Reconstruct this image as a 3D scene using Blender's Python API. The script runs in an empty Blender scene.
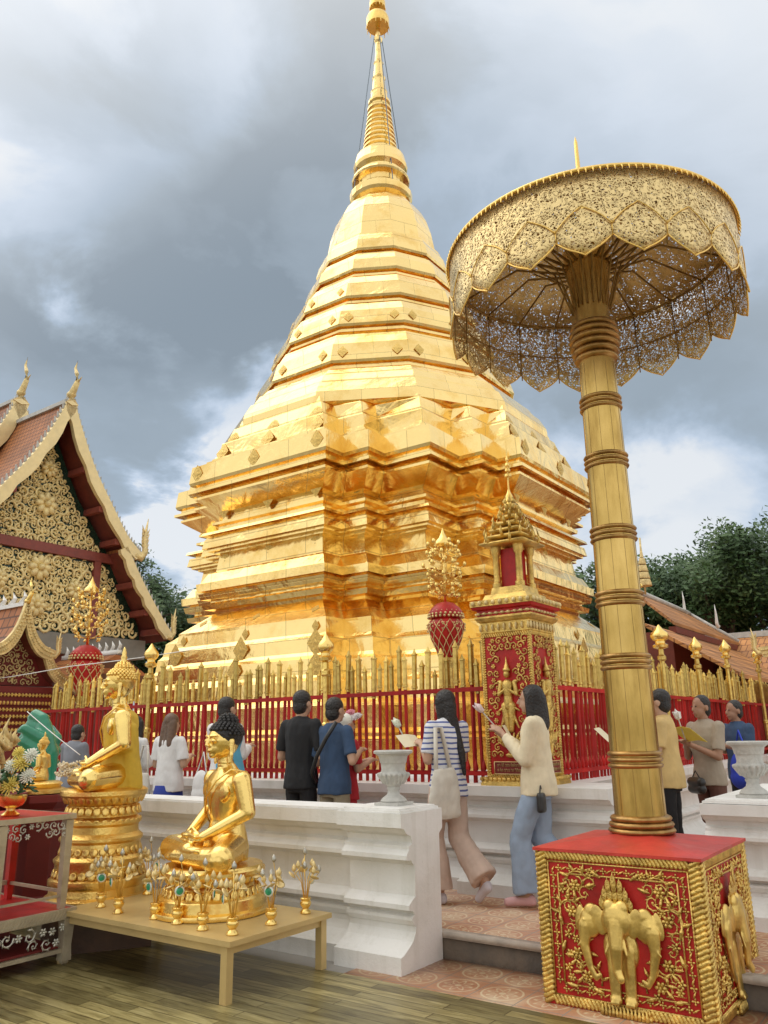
import bpy, bmesh, math, random
from mathutils import Vector, Matrix, Euler
from mathutils import noise as mnoise
pi = math.pi; R = math.radians
random.seed(7)
scene = bpy.context.scene
C = bpy.data.collections.new("scene_objects"); scene.collection.children.link(C)

# ------------------------------------------------------------------ camera
F = 800.0; P = R(15.5); ROLL = R(1.0); H = 1.48
cp, sp, cr, sr = math.cos(P), math.sin(P), math.cos(ROLL), math.sin(ROLL)
u0 = Vector((0, -sp, cp)); f0 = Vector((0, cp, sp)); r0 = Vector((1, 0, 0))
rv = cr*r0 - sr*u0; uv = sr*r0 + cr*u0
cd = bpy.data.cameras.new("camera"); cam = bpy.data.objects.new("camera", cd); C.objects.link(cam)
M = Matrix.Identity(4)
for i in range(3):
    M[i][0] = rv[i]; M[i][1] = uv[i]; M[i][2] = -f0[i]
M[2][3] = H
cam.matrix_world = M
cd.sensor_fit = 'VERTICAL'; cd.sensor_height = 24; cd.lens = F*24/1024
cd.clip_start = .05; cd.clip_end = 2000
scene.camera = cam

# temple frame: a = right-back, b = left-back
AN = R(54.3)
ca = (math.cos(AN), math.sin(AN)); cb = (-math.sin(AN), math.cos(AN))
def W(A, B, z=0.0): return Vector((A*ca[0]+B*cb[0], A*ca[1]+B*cb[1], z))

# ------------------------------------------------------------------ helpers
def tag(o, label=None, cat=None, group=None, kind=None):
    if label: o["label"] = label
    if cat: o["category"] = cat
    if group: o["group"] = group
    if kind: o["kind"] = kind
    return o
def empty(name, A, B, z=0.0, rot=0.0, label=None, cat=None, group=None):
    """thing root in the temple frame; rot is added to the temple angle"""
    o = bpy.data.objects.new(name, None); C.objects.link(o)
    o.location = W(A, B, z); o.rotation_euler = (0, 0, AN+rot)
    o.empty_display_size = .1
    return tag(o, label, cat, group)
class MB:
    def __init__(s): s.v = []; s.f = []; s.m = []; s.mi = 0
    def add(s, vs, fs):
        n = len(s.v); s.v += [tuple(p) for p in vs]
        for f in fs: s.f.append(tuple(i+n for i in f)); s.m.append(s.mi)
    def box(s, x0, x1, y0, y1, z0, z1):
        s.add([(x0,y0,z0),(x1,y0,z0),(x1,y1,z0),(x0,y1,z0),(x0,y0,z1),(x1,y0,z1),(x1,y1,z1),(x0,y1,z1)],
              [(0,3,2,1),(4,5,6,7),(0,1,5,4),(1,2,6,5),(2,3,7,6),(3,0,4,7)])
    def cbox(s, c, d, mat=None):
        vs = [Vector((sx*d[0]/2, sy*d[1]/2, sz*d[2]/2)) for sz in (-1,1) for sx,sy in ((-1,-1),(1,-1),(1,1),(-1,1))]
        if mat is not None: vs = [mat @ v for v in vs]
        s.add([v+Vector(c) for v in vs], [(0,3,2,1),(4,5,6,7),(0,1,5,4),(1,2,6,5),(2,3,7,6),(3,0,4,7)])
    def loft(s, rings, cap=True, closed=True):
        n = len(rings[0]); vs = [p for r in rings for p in r]; fs = []
        for k in range(len(rings)-1):
            for i in range(n if closed else n-1):
                j = (i+1) % n
                fs.append((k*n+i, k*n+j, (k+1)*n+j, (k+1)*n+i))
        if cap and closed:
            fs.append(tuple(range(n-1, -1, -1))); fs.append(tuple((len(rings)-1)*n+i for i in range(n)))
        s.add(vs, fs)
    def lathe(s, prof, c=(0,0,0), seg=24, rot=0.0):
        s.loft([[(c[0]+r*math.cos(rot+2*pi*i/seg), c[1]+r*math.sin(rot+2*pi*i/seg), c[2]+z) for i in range(seg)] for r, z in prof])
    def tube(s, pts, rad, seg=6, flat=None):
        pts = [Vector(p) for p in pts]; n = len(pts)
        if not hasattr(rad, '__len__'): rad = [rad]*n
        rings = []; up = Vector((0,0,1)) if flat is None else Vector(flat)
        for i, p in enumerate(pts):
            t = (pts[min(i+1,n-1)]-pts[max(i-1,0)])
            if t.length < 1e-9: t = Vector((0,0,1))
            t.normalize()
            a = t.cross(up)
            if a.length < 1e-4: a = t.cross(Vector((1,0.1,0)))
            a.normalize(); b = a.cross(t)
            rings.append([p+rad[i]*(math.cos(2*pi*k/seg)*a+math.sin(2*pi*k/seg)*b) for k in range(seg)])
        s.loft(rings)
    def ell(s, c, r, seg=12, rings=8, rot=None):
        c = Vector(c); rs = []
        if not hasattr(r, '__len__'): r = (r, r, r)
        vs = [Vector((0,0,-r[2]))]
        for k in range(1, rings):
            a = -pi/2+pi*k/rings
            for i in range(seg):
                vs.append(Vector((r[0]*math.cos(a)*math.cos(2*pi*i/seg), r[1]*math.cos(a)*math.sin(2*pi*i/seg), r[2]*math.sin(a))))
        vs.append(Vector((0,0,r[2])))
        if rot is not None:
            m = Euler(rot).to_matrix(); vs = [m @ v for v in vs]
        fs = [(0, 1+(i+1)%seg, 1+i) for i in range(seg)]
        for k in range(rings-2):
            for i in range(seg):
                j = (i+1)%seg; o = 1+k*seg
                fs.append((o+i, o+j, o+seg+j, o+seg+i))
        o = 1+(rings-2)*seg
        fs += [(o+i, o+(i+1)%seg, len(vs)-1) for i in range(seg)]
        s.add([v+c for v in vs], fs)
    def cap(s, p, r1, q, r2, seg=12):
        """tapered capsule"""
        p = Vector(p); q = Vector(q); d = q-p; L = d.length
        if L < 1e-5: s.ell(p, r1); return
        d.normalize(); a = d.cross(Vector((0,0,1)))
        if a.length < 1e-3: a = Vector((1,0,0))
        a.normalize(); b = d.cross(a); rings = []
        for k in range(1, 5):
            t = -pi/2+pi/2*k/4
            rings.append((p+d*r1*math.sin(t), r1*math.cos(t)))
        for k in range(0, 4):
            t = pi/2*k/4
            rings.append((q+d*r2*math.sin(t), r2*math.cos(t)))
        s.loft([[c+r*(math.cos(2*pi*i/seg)*a+math.sin(2*pi*i/seg)*b) for i in range(seg)] for c, r in rings])
    def prism(s, poly, y0, y1):
        """poly of (x,z), extruded along y"""
        n = len(poly)
        s.loft([[(x, y0, z) for x, z in poly], [(x, y1, z) for x, z in poly]])
    def build(s, name, mat, parent=None, smooth=False, auto=None):
        me = bpy.data.meshes.new(name); me.from_pydata(s.v, [], s.f)
        mats = mat if isinstance(mat, (list, tuple)) else [mat]
        for m in mats: me.materials.append(m)
        if len(mats) > 1: me.polygons.foreach_set("material_index", s.m)
        bm = bmesh.new(); bm.from_mesh(me); bmesh.ops.recalc_face_normals(bm, faces=bm.faces)
        if auto:
            for e in bm.edges:
                if len(e.link_faces) == 2 and e.calc_face_angle(0) > auto: e.smooth = False
            smooth = True
        bm.to_mesh(me); bm.free()
        if smooth: me.polygons.foreach_set("use_smooth", [True]*len(me.polygons))
        me.update()
        o = bpy.data.objects.new(name, me); C.objects.link(o)
        if parent: o.parent = parent
        return o
def remesh(o, voxel, sm=4, fac=.6):
    m = o.modifiers.new('r', 'REMESH'); m.mode = 'VOXEL'; m.voxel_size = voxel
    m2 = o.modifiers.new('s', 'SMOOTH'); m2.iterations = sm; m2.factor = fac
    dg = bpy.context.evaluated_depsgraph_get(); dg.update()
    me = bpy.data.meshes.new_from_object(o.evaluated_get(dg))
    o.modifiers.clear(); old = o.data; nm = old.name
    o.data = me; bpy.data.meshes.remove(old); me.name = nm
    me.polygons.foreach_set("use_smooth", [True]*len(me.polygons)); me.update()
    return o
def blob(name, parts, mat, parent, voxel=.01, sm=4, folds=0.0, seed=0):
    b = MB()
    for p in parts:
        if p[0] == 'c': b.cap(*p[1:])
        elif p[0] == 'e': b.ell(p[1], p[2], 16, 12, p[3] if len(p) > 3 else None)
        elif p[0] == 't': b.tube([p[1], p[3]], [p[2], p[4]], 14)
        elif p[0] == 'L': b.loft([[(cx_+rx*math.cos(2*pi*i/24), cy_+ry*math.sin(2*pi*i/24), z_) for i in range(24)] for cx_, cy_, z_, rx, ry in p[1]])
    o = remesh(b.build(name, mat, parent, True), voxel, sm)
    if folds:
        nv = len(o.data.vertices); co = [0.0]*(nv*3); no_ = [0.0]*(nv*3)
        o.data.vertices.foreach_get('co', co); o.data.vertices.foreach_get('normal', no_)
        for i in range(0, nv*3, 3):
            q = Vector((co[i]*9+seed*3.1, co[i+1]*9, co[i+2]*4.5)); d_ = mnoise.noise(q)*folds+abs(mnoise.noise(q*2.1))*folds*.7
            co[i] += no_[i]*d_; co[i+1] += no_[i+1]*d_; co[i+2] += no_[i+2]*d_
        o.data.vertices.foreach_set('co', co); o.data.update()
    return o
def copy_tree(o, parent=None):
    c = o.copy(); C.objects.link(c)
    if parent: c.parent = parent
    for ch in list(o.children): copy_tree(ch, c)
    return c

# ------------------------------------------------------------------ materials
def nt(name):
    m = bpy.data.materials.new(name); m.use_nodes = True
    t = m.node_tree; b = t.nodes['Principled BSDF']
    return m, t, b
def N(t, typ, **k):
    n = t.nodes.new(typ)
    for a, v in k.items():
        if a.startswith('i_'):
            n.inputs[a[2:].replace('_', ' ')].default_value = v
        else: setattr(n, a, v)
    return n
def ramp(t, src, stops):
    n = t.nodes.new('ShaderNodeValToRGB'); e = n.color_ramp.elements
    while len(e) < len(stops): e.new(.5)
    for el, (p, c) in zip(e, stops):
        el.position = p; el.color = (*c, 1) if len(c) == 3 else c
    t.links.new(src, n.inputs[0]); return n
def basic(name, col, rough=.6, metal=0.0, var=.12, scale=6.0, bump=0.0, bscale=40.0, coat=0.0, spec=.5, dirt=None, sheen=0):
    m, t, b = nt(name)
    tc = N(t, 'ShaderNodeTexCoord')
    no = N(t, 'ShaderNodeTexNoise', i_Scale=scale, i_Detail=6.0, i_Roughness=.6)
    t.links.new(tc.outputs['Object'], no.inputs['Vector'])
    lo = tuple(max(0, c*(1-var)) for c in col); hi = tuple(min(1, c*(1+var)) for c in col)
    st = [(.3, lo), (.7, hi)]
    if dirt: st = [(.22, dirt), (.42, lo), (.75, hi)]
    rp = ramp(t, no.outputs['Fac'], st)
    t.links.new(rp.outputs[0], b.inputs['Base Color'])
    b.inputs['Metallic'].default_value = metal
    b.inputs['Specular IOR Level'].default_value = spec
    b.inputs['Coat Weight'].default_value = coat
    mr = N(t, 'ShaderNodeMapRange'); mr.inputs['To Min'].default_value = max(.02, rough*.8); mr.inputs['To Max'].default_value = min(1, rough*1.25)
    t.links.new(no.outputs['Fac'], mr.inputs[0]); t.links.new(mr.outputs[0], b.inputs['Roughness'])
    if bump:
        n2 = N(t, 'ShaderNodeTexNoise', i_Scale=bscale, i_Detail=4.0)
        t.links.new(tc.outputs['Object'], n2.inputs['Vector'])
        bp = N(t, 'ShaderNodeBump', i_Strength=bump, i_Distance=.02)
        t.links.new(n2.outputs['Fac'], bp.inputs['Height']); t.links.new(bp.outputs[0], b.inputs['Normal'])
    return m
MT = {}
# gilded copper sheet of the chedi: beaten sheets with seams, slight tarnish
def chedi_gold(name, base, tarn, rough):
    m, t, b = nt(name); tc = N(t, 'ShaderNodeTexCoord'); b.inputs['Metallic'].default_value = 1
    big = N(t, 'ShaderNodeTexNoise', i_Scale=1.3, i_Detail=8.0, i_Roughness=.65)
    t.links.new(tc.outputs['Object'], big.inputs['Vector'])
    rp = ramp(t, big.outputs['Fac'], [(.3, tarn), (.5, base), (.75, tuple(min(1, c*1.04) for c in base))])
    # sheet to sheet variation and seams
    sx = N(t, 'ShaderNodeSeparateXYZ'); t.links.new(tc.outputs['Object'], sx.inputs[0])
    ad = N(t, 'ShaderNodeMath', operation='SUBTRACT'); t.links.new(sx.outputs[0], ad.inputs[0]); t.links.new(sx.outputs[1], ad.inputs[1])
    cm = N(t, 'ShaderNodeCombineXYZ'); t.links.new(ad.outputs[0], cm.inputs[0]); t.links.new(sx.outputs[2], cm.inputs[1])
    br = N(t, 'ShaderNodeTexBrick'); br.inputs['Scale'].default_value = 1.0
    br.inputs['Brick Width'].default_value = .85; br.inputs['Row Height'].default_value = .47; br.inputs['Mortar Size'].default_value = .008
    br.inputs['Color1'].default_value = (.8,.8,.8,1); br.inputs['Color2'].default_value = (1,1,1,1); br.inputs['Mortar'].default_value = (.35,.35,.35,1)
    t.links.new(cm.outputs[0], br.inputs['Vector'])
    mx = N(t, 'ShaderNodeMix', data_type='RGBA', blend_type='MULTIPLY'); mx.inputs[0].default_value = .45
    t.links.new(rp.outputs[0], mx.inputs[6]); t.links.new(br.outputs['Color'], mx.inputs[7])
    t.links.new(mx.outputs[2], b.inputs['Base Color'])
    n2 = N(t, 'ShaderNodeTexNoise', i_Scale=2.2, i_Detail=3.0, i_Distortion=.6); t.links.new(tc.outputs['Object'], n2.inputs['Vector'])
    n3 = N(t, 'ShaderNodeTexNoise', i_Scale=22.0, i_Detail=3.0); t.links.new(tc.outputs['Object'], n3.inputs['Vector'])
    b1 = N(t, 'ShaderNodeBump', i_Strength=.24, i_Distance=.12); t.links.new(n2.outputs['Fac'], b1.inputs['Height'])
    b2 = N(t, 'ShaderNodeBump', i_Strength=.07, i_Distance=.02); t.links.new(n3.outputs['Fac'], b2.inputs['Height']); t.links.new(b1.outputs[0], b2.inputs['Normal'])
    b3 = N(t, 'ShaderNodeBump', i_Strength=.5, i_Distance=.02); t.links.new(br.outputs['Fac'], b3.inputs['Height']); t.links.new(b2.outputs[0], b3.inputs['Normal']); b3.invert = True
    t.links.new(b3.outputs[0], b.inputs['Normal'])
    mr = N(t, 'ShaderNodeMapRange'); mr.inputs['To Min'].default_value = rough*.6; mr.inputs['To Max'].default_value = rough*1.5
    t.links.new(n3.outputs['Fac'], mr.inputs[0]); t.links.new(mr.outputs[0], b.inputs['Roughness'])
    return m
MT['chedi'] = chedi_gold('chedi_gold', (1.0, .735, .30), (.84, .54, .15), .20)
MT['gold'] = basic('polished_gold', (.92, .66, .22), .26, 1, .08, 4, .1, 30)
MT['goldsatin'] = basic('satin_gold', (.88, .60, .18), .32, 1, .15, 5, .25, 60)
MT['goldold'] = basic('old_gold_leaf', (.62, .43, .12), .38, .85, .35, 9, .5, 45, dirt=(.22,.12,.03))
MT['goldrelief'] = basic('relief_gold', (.80, .55, .16), .36, .85, .25, 12, .4, 80, dirt=(.35,.2,.06))
MT['goldpale'] = basic('pale_carved_gold', (.82, .64, .30), .5, .45, .2, 12, .3, 60, dirt=(.45,.3,.12))
MT['goldbeast'] = basic('cast_gold', (.80, .56, .17), .34, .85, .22, 9, .12, 30, dirt=(.42,.26,.08))
MT['silver'] = basic('silvered_carving', (.62, .60, .52), .38, .75, .25, 20, .3, 80, dirt=(.3,.28,.22))
MT['red'] = basic('red_lacquer', (.50, .018, .014), .42, 0, .22, 5, .12, 30, spec=.35, dirt=(.26,.012,.01))
MT['redfence'] = basic('red_painted_metal', (.52, .016, .012), .5, 0, .28, 3, .1, 30, spec=.3, dirt=(.30,.012,.01))
MT['redtop'] = basic('red_worn_board', (.58, .045, .03), .40, 0, .22, 3.5, .25, 14, dirt=(.62,.16,.12))
MT['redmat'] = basic('dull_red_paint', (.20, .02, .016), .6, 0, .25, 2)
MT['white'] = basic('white_stucco', (.80, .79, .76), .6, 0, .045, 3.5, .12, 26, dirt=(.66,.64,.59))
m, t, b = nt('white_stucco'); tc = N(t, 'ShaderNodeTexCoord'); n1 = N(t, 'ShaderNodeTexNoise', i_Scale=3.2, i_Detail=8.0); t.links.new(tc.outputs['Object'], n1.inputs['Vector'])
mp = N(t, 'ShaderNodeMapping'); mp.inputs['Scale'].default_value = (9, 9, .7); t.links.new(tc.outputs['Object'], mp.inputs[0])
n2 = N(t, 'ShaderNodeTexNoise', i_Scale=1.0, i_Detail=7.0, i_Roughness=.6); t.links.new(mp.outputs[0], n2.inputs['Vector'])
r1 = ramp(t, n1.outputs['Fac'], [(.3, (.72,.71,.67)), (.5, (.80,.79,.76)), (.7, (.83,.82,.80))]); r2 = ramp(t, n2.outputs['Fac'], [(.34, (.70,.68,.62)), (.47, (1,1,1))])
n3 = N(t, 'ShaderNodeTexNoise', i_Scale=38.0, i_Detail=5.0, i_Roughness=.7); t.links.new(tc.outputs['Object'], n3.inputs['Vector']); r3 = ramp(t, n3.outputs['Fac'], [(.27, (.55,.52,.46)), (.34, (1,1,1))])
x1 = N(t, 'ShaderNodeMix', data_type='RGBA', blend_type='MULTIPLY'); x1.inputs[0].default_value = .28; t.links.new(r1.outputs[0], x1.inputs[6]); t.links.new(r2.outputs[0], x1.inputs[7])
x2 = N(t, 'ShaderNodeMix', data_type='RGBA', blend_type='MULTIPLY'); x2.inputs[0].default_value = .5; t.links.new(x1.outputs[2], x2.inputs[6]); t.links.new(r3.outputs[0], x2.inputs[7])
t.links.new(x2.outputs[2], b.inputs['Base Color']); b.inputs['Roughness'].default_value = .6
bp = N(t, 'ShaderNodeBump', i_Strength=.25, i_Distance=.012); t.links.new(n3.outputs['Fac'], bp.inputs['Height']); b5 = N(t, 'ShaderNodeBump', i_Strength=.3, i_Distance=.05); t.links.new(n1.outputs['Fac'], b5.inputs['Height']); t.links.new(bp.outputs[0], b5.inputs['Normal']); t.links.new(b5.outputs[0], b.inputs['Normal'])
MT['white'] = m
MT['stone'] = basic('white_weathered_stone', (.54, .53, .49), .7, 0, .14, 12, .4, 50, dirt=(.42,.41,.38))
MT['black'] = basic('black_hair', (.014, .011, .010), .38, 0, .5, 30, .8, 60)
MT['blackfab'] = basic('black_fabric', (.012, .012, .014), .8, 0, .2, 8)
MT['blackplast'] = basic('black_leather', (.02, .02, .02), .35, 0, .2, 8)
MT['dark'] = basic('dark_wood', (.10, .05, .025), .5, 0, .3, 9, .1, 40)
MT['green'] = basic('green_lacquer', (.012, .21, .11), .25, 0, .25, 6, .1, 25, coat=.4)
MT['skin'] = basic('skin', (.50, .30, .20), .5, 0, .06, 15)
MT['skin2'] = basic('tanned_skin', (.34, .18, .11), .5, 0, .06, 15)
MT['brownhair'] = basic('brown_hair', (.13, .075, .045), .4, 0, .35, 30, .4, 90)
MT['roof'] = None

def stripes(name, c1, c2, scale, thr, axis=2, rough=.8):
    m, t, b = nt(name); tc = N(t, 'ShaderNodeTexCoord'); sx = N(t, 'ShaderNodeSeparateXYZ')
    no = N(t, 'ShaderNodeTexNoise', i_Scale=5.0); t.links.new(tc.outputs['Object'], no.inputs['Vector'])
    t.links.new(tc.outputs['Object'], sx.inputs[0])
    a = N(t, 'ShaderNodeMath', operation='MULTIPLY_ADD'); t.links.new(no.outputs['Fac'], a.inputs[0]); a.inputs[1].default_value = .03; t.links.new(sx.outputs[axis], a.inputs[2])
    mu = N(t, 'ShaderNodeMath', operation='MULTIPLY'); mu.inputs[1].default_value = scale; t.links.new(a.outputs[0], mu.inputs[0])
    fr = N(t, 'ShaderNodeMath', operation='FRACT'); t.links.new(mu.outputs[0], fr.inputs[0])
    gt = N(t, 'ShaderNodeMath', operation='GREATER_THAN'); gt.inputs[1].default_value = thr; t.links.new(fr.outputs[0], gt.inputs[0])
    mx = N(t, 'ShaderNodeMix', data_type='RGBA'); mx.inputs[6].default_value = (*c1, 1); mx.inputs[7].default_value = (*c2, 1)
    t.links.new(gt.outputs[0], mx.inputs[0]); t.links.new(mx.outputs[2], b.inputs['Base Color']); b.inputs['Roughness'].default_value = rough
    return m
MT['stripe'] = stripes('striped_cotton', (.72, .72, .74), (.10, .13, .33), 24, .66)
def fabric(name, col, rough=.85):
    return basic(name, col, rough, 0, .12, 7, .35, 9)
def tiled_roof(name, col, dark, sx_=7.0, sz=5.0):
    """rows of small clay tiles; object x = along ridge(y) , uses object coords"""
    m, t, b = nt(name); tc = N(t, 'ShaderNodeTexCoord'); s = N(t, 'ShaderNodeSeparateXYZ'); t.links.new(tc.outputs['Object'], s.inputs[0])
    cm = N(t, 'ShaderNodeCombineXYZ'); t.links.new(s.outputs[1], cm.inputs[0]); t.links.new(s.outputs[2], cm.inputs[1])
    br = N(t, 'ShaderNodeTexBrick'); br.inputs['Scale'].default_value = 1; br.inputs['Brick Width'].default_value = 1/sx_; br.inputs['Row Height'].default_value = 1/sz
    br.inputs['Mortar Size'].default_value = .014; br.inputs['Color1'].default_value = (*col, 1); br.inputs['Color2'].default_value = (*[c*.78 for c in col], 1); br.inputs['Mortar'].default_value = (*dark, 1)
    t.links.new(cm.outputs[0], br.inputs['Vector'])
    no = N(t, 'ShaderNodeTexNoise', i_Scale=.9, i_Detail=6.0); t.links.new(tc.outputs['Object'], no.inputs['Vector'])
    rp = ramp(t, no.outputs['Fac'], [(.3, (.55,.52,.5)), (.7, (1.1,1.05,1))])
    mx = N(t, 'ShaderNodeMix', data_type='RGBA', blend_type='MULTIPLY'); mx.inputs[0].default_value = 1
    t.links.new(br.outputs['Color'], mx.inputs[6]); t.links.new(rp.outputs[0], mx.inputs[7]); t.links.new(mx.outputs[2], b.inputs['Base Color'])
    bp = N(t, 'ShaderNodeBump', i_Strength=.8, i_Distance=.05); bp.invert = True; t.links.new(br.outputs['Fac'], bp.inputs['Height']); t.links.new(bp.outputs[0], b.inputs['Normal'])
    b.inputs['Roughness'].default_value = .6
    return m
MT['roof'] = tiled_roof('clay_roof_tiles', (.50, .18, .055), (.15,.055,.02), 6, 6)
MT['roofx'] = tiled_roof('orange_roof_tiles', (.64, .30, .10), (.26,.10,.035), 5, 4)
# lace: pierced gilt sheet
def lace(name, col, scale, thr, rough=.35, g=.545):
    m, t, b = nt(name); tc = N(t, 'ShaderNodeTexCoord')
    no = N(t, 'ShaderNodeTexNoise', i_Scale=scale*.45, i_Detail=2.0); t.links.new(tc.outputs['Object'], no.inputs['Vector'])
    sc = N(t, 'ShaderNodeVectorMath', operation='SCALE'); sc.inputs['Scale'].default_value = .07; t.links.new(no.outputs['Color'], sc.inputs[0])
    ad = N(t, 'ShaderNodeVectorMath', operation='ADD'); t.links.new(tc.outputs['Object'], ad.inputs[0]); t.links.new(sc.outputs[0], ad.inputs[1])
    vo = N(t, 'ShaderNodeTexVoronoi', feature='DISTANCE_TO_EDGE', i_Scale=scale); t.links.new(ad.outputs[0], vo.inputs['Vector'])
    v2 = N(t, 'ShaderNodeTexNoise', i_Scale=scale*.55, i_Detail=3.0, i_Distortion=1.6); t.links.new(tc.outputs['Object'], v2.inputs['Vector'])
    g1 = N(t, 'ShaderNodeMath', operation='LESS_THAN'); g1.inputs[1].default_value = thr; t.links.new(vo.outputs['Distance'], g1.inputs[0])
    g2 = N(t, 'ShaderNodeMath', operation='GREATER_THAN'); g2.inputs[1].default_value = g; t.links.new(v2.outputs['Fac'], g2.inputs[0])
    mxx = N(t, 'ShaderNodeMath', operation='MAXIMUM'); t.links.new(g1.outputs[0], mxx.inputs[0]); t.links.new(g2.outputs[0], mxx.inputs[1])
    rp = ramp(t, v2.outputs['Fac'], [(.3, tuple(c*.7 for c in col)), (.6, col)])
    t.links.new(rp.outputs[0], b.inputs['Base Color']); b.inputs['Metallic'].default_value = .8; b.inputs['Roughness'].default_value = rough
    bp = N(t, 'ShaderNodeBump', i_Strength=.5, i_Distance=.01); t.links.new(v2.outputs['Fac'], bp.inputs['Height']); t.links.new(bp.outputs[0], b.inputs['Normal'])
    t.links.new(mxx.outputs[0], b.inputs['Alpha'])
    return m
MT['lace'] = lace('pierced_gilt_sheet', (.84, .64, .30), 46, .11)
MT['lacetop'] = lace('pierced_gilt_roof', (.76, .57, .26), 48, .14, .45, .47)

# ------------------------------------------------------------------ ornament generator
def spiral(mb, cx, cz, Rr, a0, sgn, turns=1.25, th=.1, y=0.0, yth=.5, leaves=True, n=16):
    """a scroll in the x-z plane, tube flattened along y"""
    pts = []; rad = []
    for i in range(n+1):
        t = i/n; r = Rr*(1-t)**.8*1.0+Rr*.08; a = a0+sgn*t*turns*2*pi
        pts.append((cx+r*math.cos(a), y, cz+r*math.sin(a))); rad.append(Rr*th*(1.1-.6*t))
    mb.tube(pts, rad, 5, flat=(0,1,0))
    mb.ell((cx, y, cz), (Rr*.22, Rr*.16*yth*2, Rr*.22), 7, 4)
    if leaves:
        for k in range(6):
            a = a0+sgn*(.1+k*.13)*turns*2*pi; r = Rr*(1-(.1+k*.13))**.8+Rr*.08; r2 = r+Rr*.34
            da = -sgn*.35
            p = Vector((cx+r*math.cos(a), y, cz+r*math.sin(a))); q = Vector((cx+r2*math.cos(a+da), y-Rr*.06, cz+r2*math.sin(a+da)))
            mb.cap(p, Rr*.12, q, Rr*.03, 5)
def flower(mb, cx, cz, r, y=0.0, n=6, d=.4):
    for k in range(n):
        a = 2*pi*k/n
        mb.ell((cx+r*.55*math.cos(a), y, cz+r*.55*math.sin(a)), (r*.42, r*d*.6, r*.26), 7, 4, (0, -a, 0))
    mb.ell((cx, y-r*.15, cz), (r*.25, r*.35, r*.25), 7, 4)
def scroll_field(mb, inside, x0, x1, z0, z1, r, y=0.0, th=.12, seed=1, jitter=.25, flowers=.25, leaves=True):
    rnd = random.Random(seed); row = 0; z = z0+r
    while z < z1:
        x = x0+r+(row % 2)*r
        while x < x1:
            cx = x+rnd.uniform(-jitter, jitter)*r; cz = z+rnd.uniform(-jitter, jitter)*r
            if inside(cx, cz):
                if rnd.random() < flowers: flower(mb, cx, cz, r*.75, y)
                else: spiral(mb, cx, cz, r*rnd.uniform(.8, 1.08), rnd.uniform(0, 2*pi), rnd.choice((-1, 1)), 1.2, th, y, leaves=leaves, n=12)
            x += 1.85*r
        z += 1.7*r; row += 1
def rope(mb, p, q, r, step, nrm=(0,-1,0)):
    """rope moulding: slanting beads along p-q"""
    p = Vector(p); q = Vector(q); d = q-p; L = d.length; d.normalize(); n = max(2, int(L/step)); nr = Vector(nrm); s = d.cross(nr)
    for i in range(n):
        c = p+d*(L*(i+.5)/n); a = (d*.55+s).normalized()
        mb.cap(c-a*r*.75, r*.5, c+a*r*.75, r*.5, 6)

# ------------------------------------------------------------------ world and sun
w = bpy.data.worlds.new("World"); scene.world = w; w.use_nodes = True
t = w.node_tree; t.nodes.clear()
out = N(t, 'ShaderNodeOutputWorld'); tc = N(t, 'ShaderNodeTexCoord')
sky = N(t, 'ShaderNodeTexSky', sky_type='NISHITA'); sky.sun_disc = False
SUN_EL = R(60); SUN_AZ = R(295)      # direction the light comes from, clockwise from +Y
sky.sun_elevation = SUN_EL; sky.sun_rotation = SUN_AZ
bg1 = N(t, 'ShaderNodeBackground', i_Strength=.09); t.links.new(sky.outputs[0], bg1.inputs[0])
def pxdir(U, V):
    d = (U-384)/F*rv+(512-V)/F*uv+f0
    return d.normalized()
nrm = N(t, 'ShaderNodeVectorMath', operation='NORMALIZE'); t.links.new(tc.outputs['Generated'], nrm.inputs[0])
nz = N(t, 'ShaderNodeTexNoise', i_Scale=3.2, i_Detail=8.0, i_Roughness=.55, i_Distortion=.25)
mp = N(t, 'ShaderNodeMapping'); mp.inputs['Scale'].default_value = (1, 1, 1.7); mp.inputs['Location'].default_value = (.35, .1, .2)
t.links.new(nrm.outputs[0], mp.inputs[0]); t.links.new(mp.outputs[0], nz.inputs['Vector'])
warp = N(t, 'ShaderNodeVectorMath', operation='MULTIPLY_ADD'); warp.inputs[1].default_value = (.14, .14, .14)
t.links.new(nz.outputs['Color'], warp.inputs[0]); t.links.new(nrm.outputs[0], warp.inputs[2])
sub = N(t, 'ShaderNodeVectorMath', operation='SUBTRACT'); sub.inputs[1].default_value = (.07, .07, .07); t.links.new(warp.outputs[0], sub.inputs[0])
acc = None
def addf(a, b_, op='ADD'):
    m = N(t, 'ShaderNodeMath', operation=op)
    for i, x in enumerate((a, b_)):
        if isinstance(x, (int, float)): m.inputs[i].default_value = x
        else: t.links.new(x, m.inputs[i])
    return m.outputs[0]
acc = addf(addf(nz.outputs['Fac'], .5, 'SUBTRACT'), .5, 'MULTIPLY')
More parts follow.
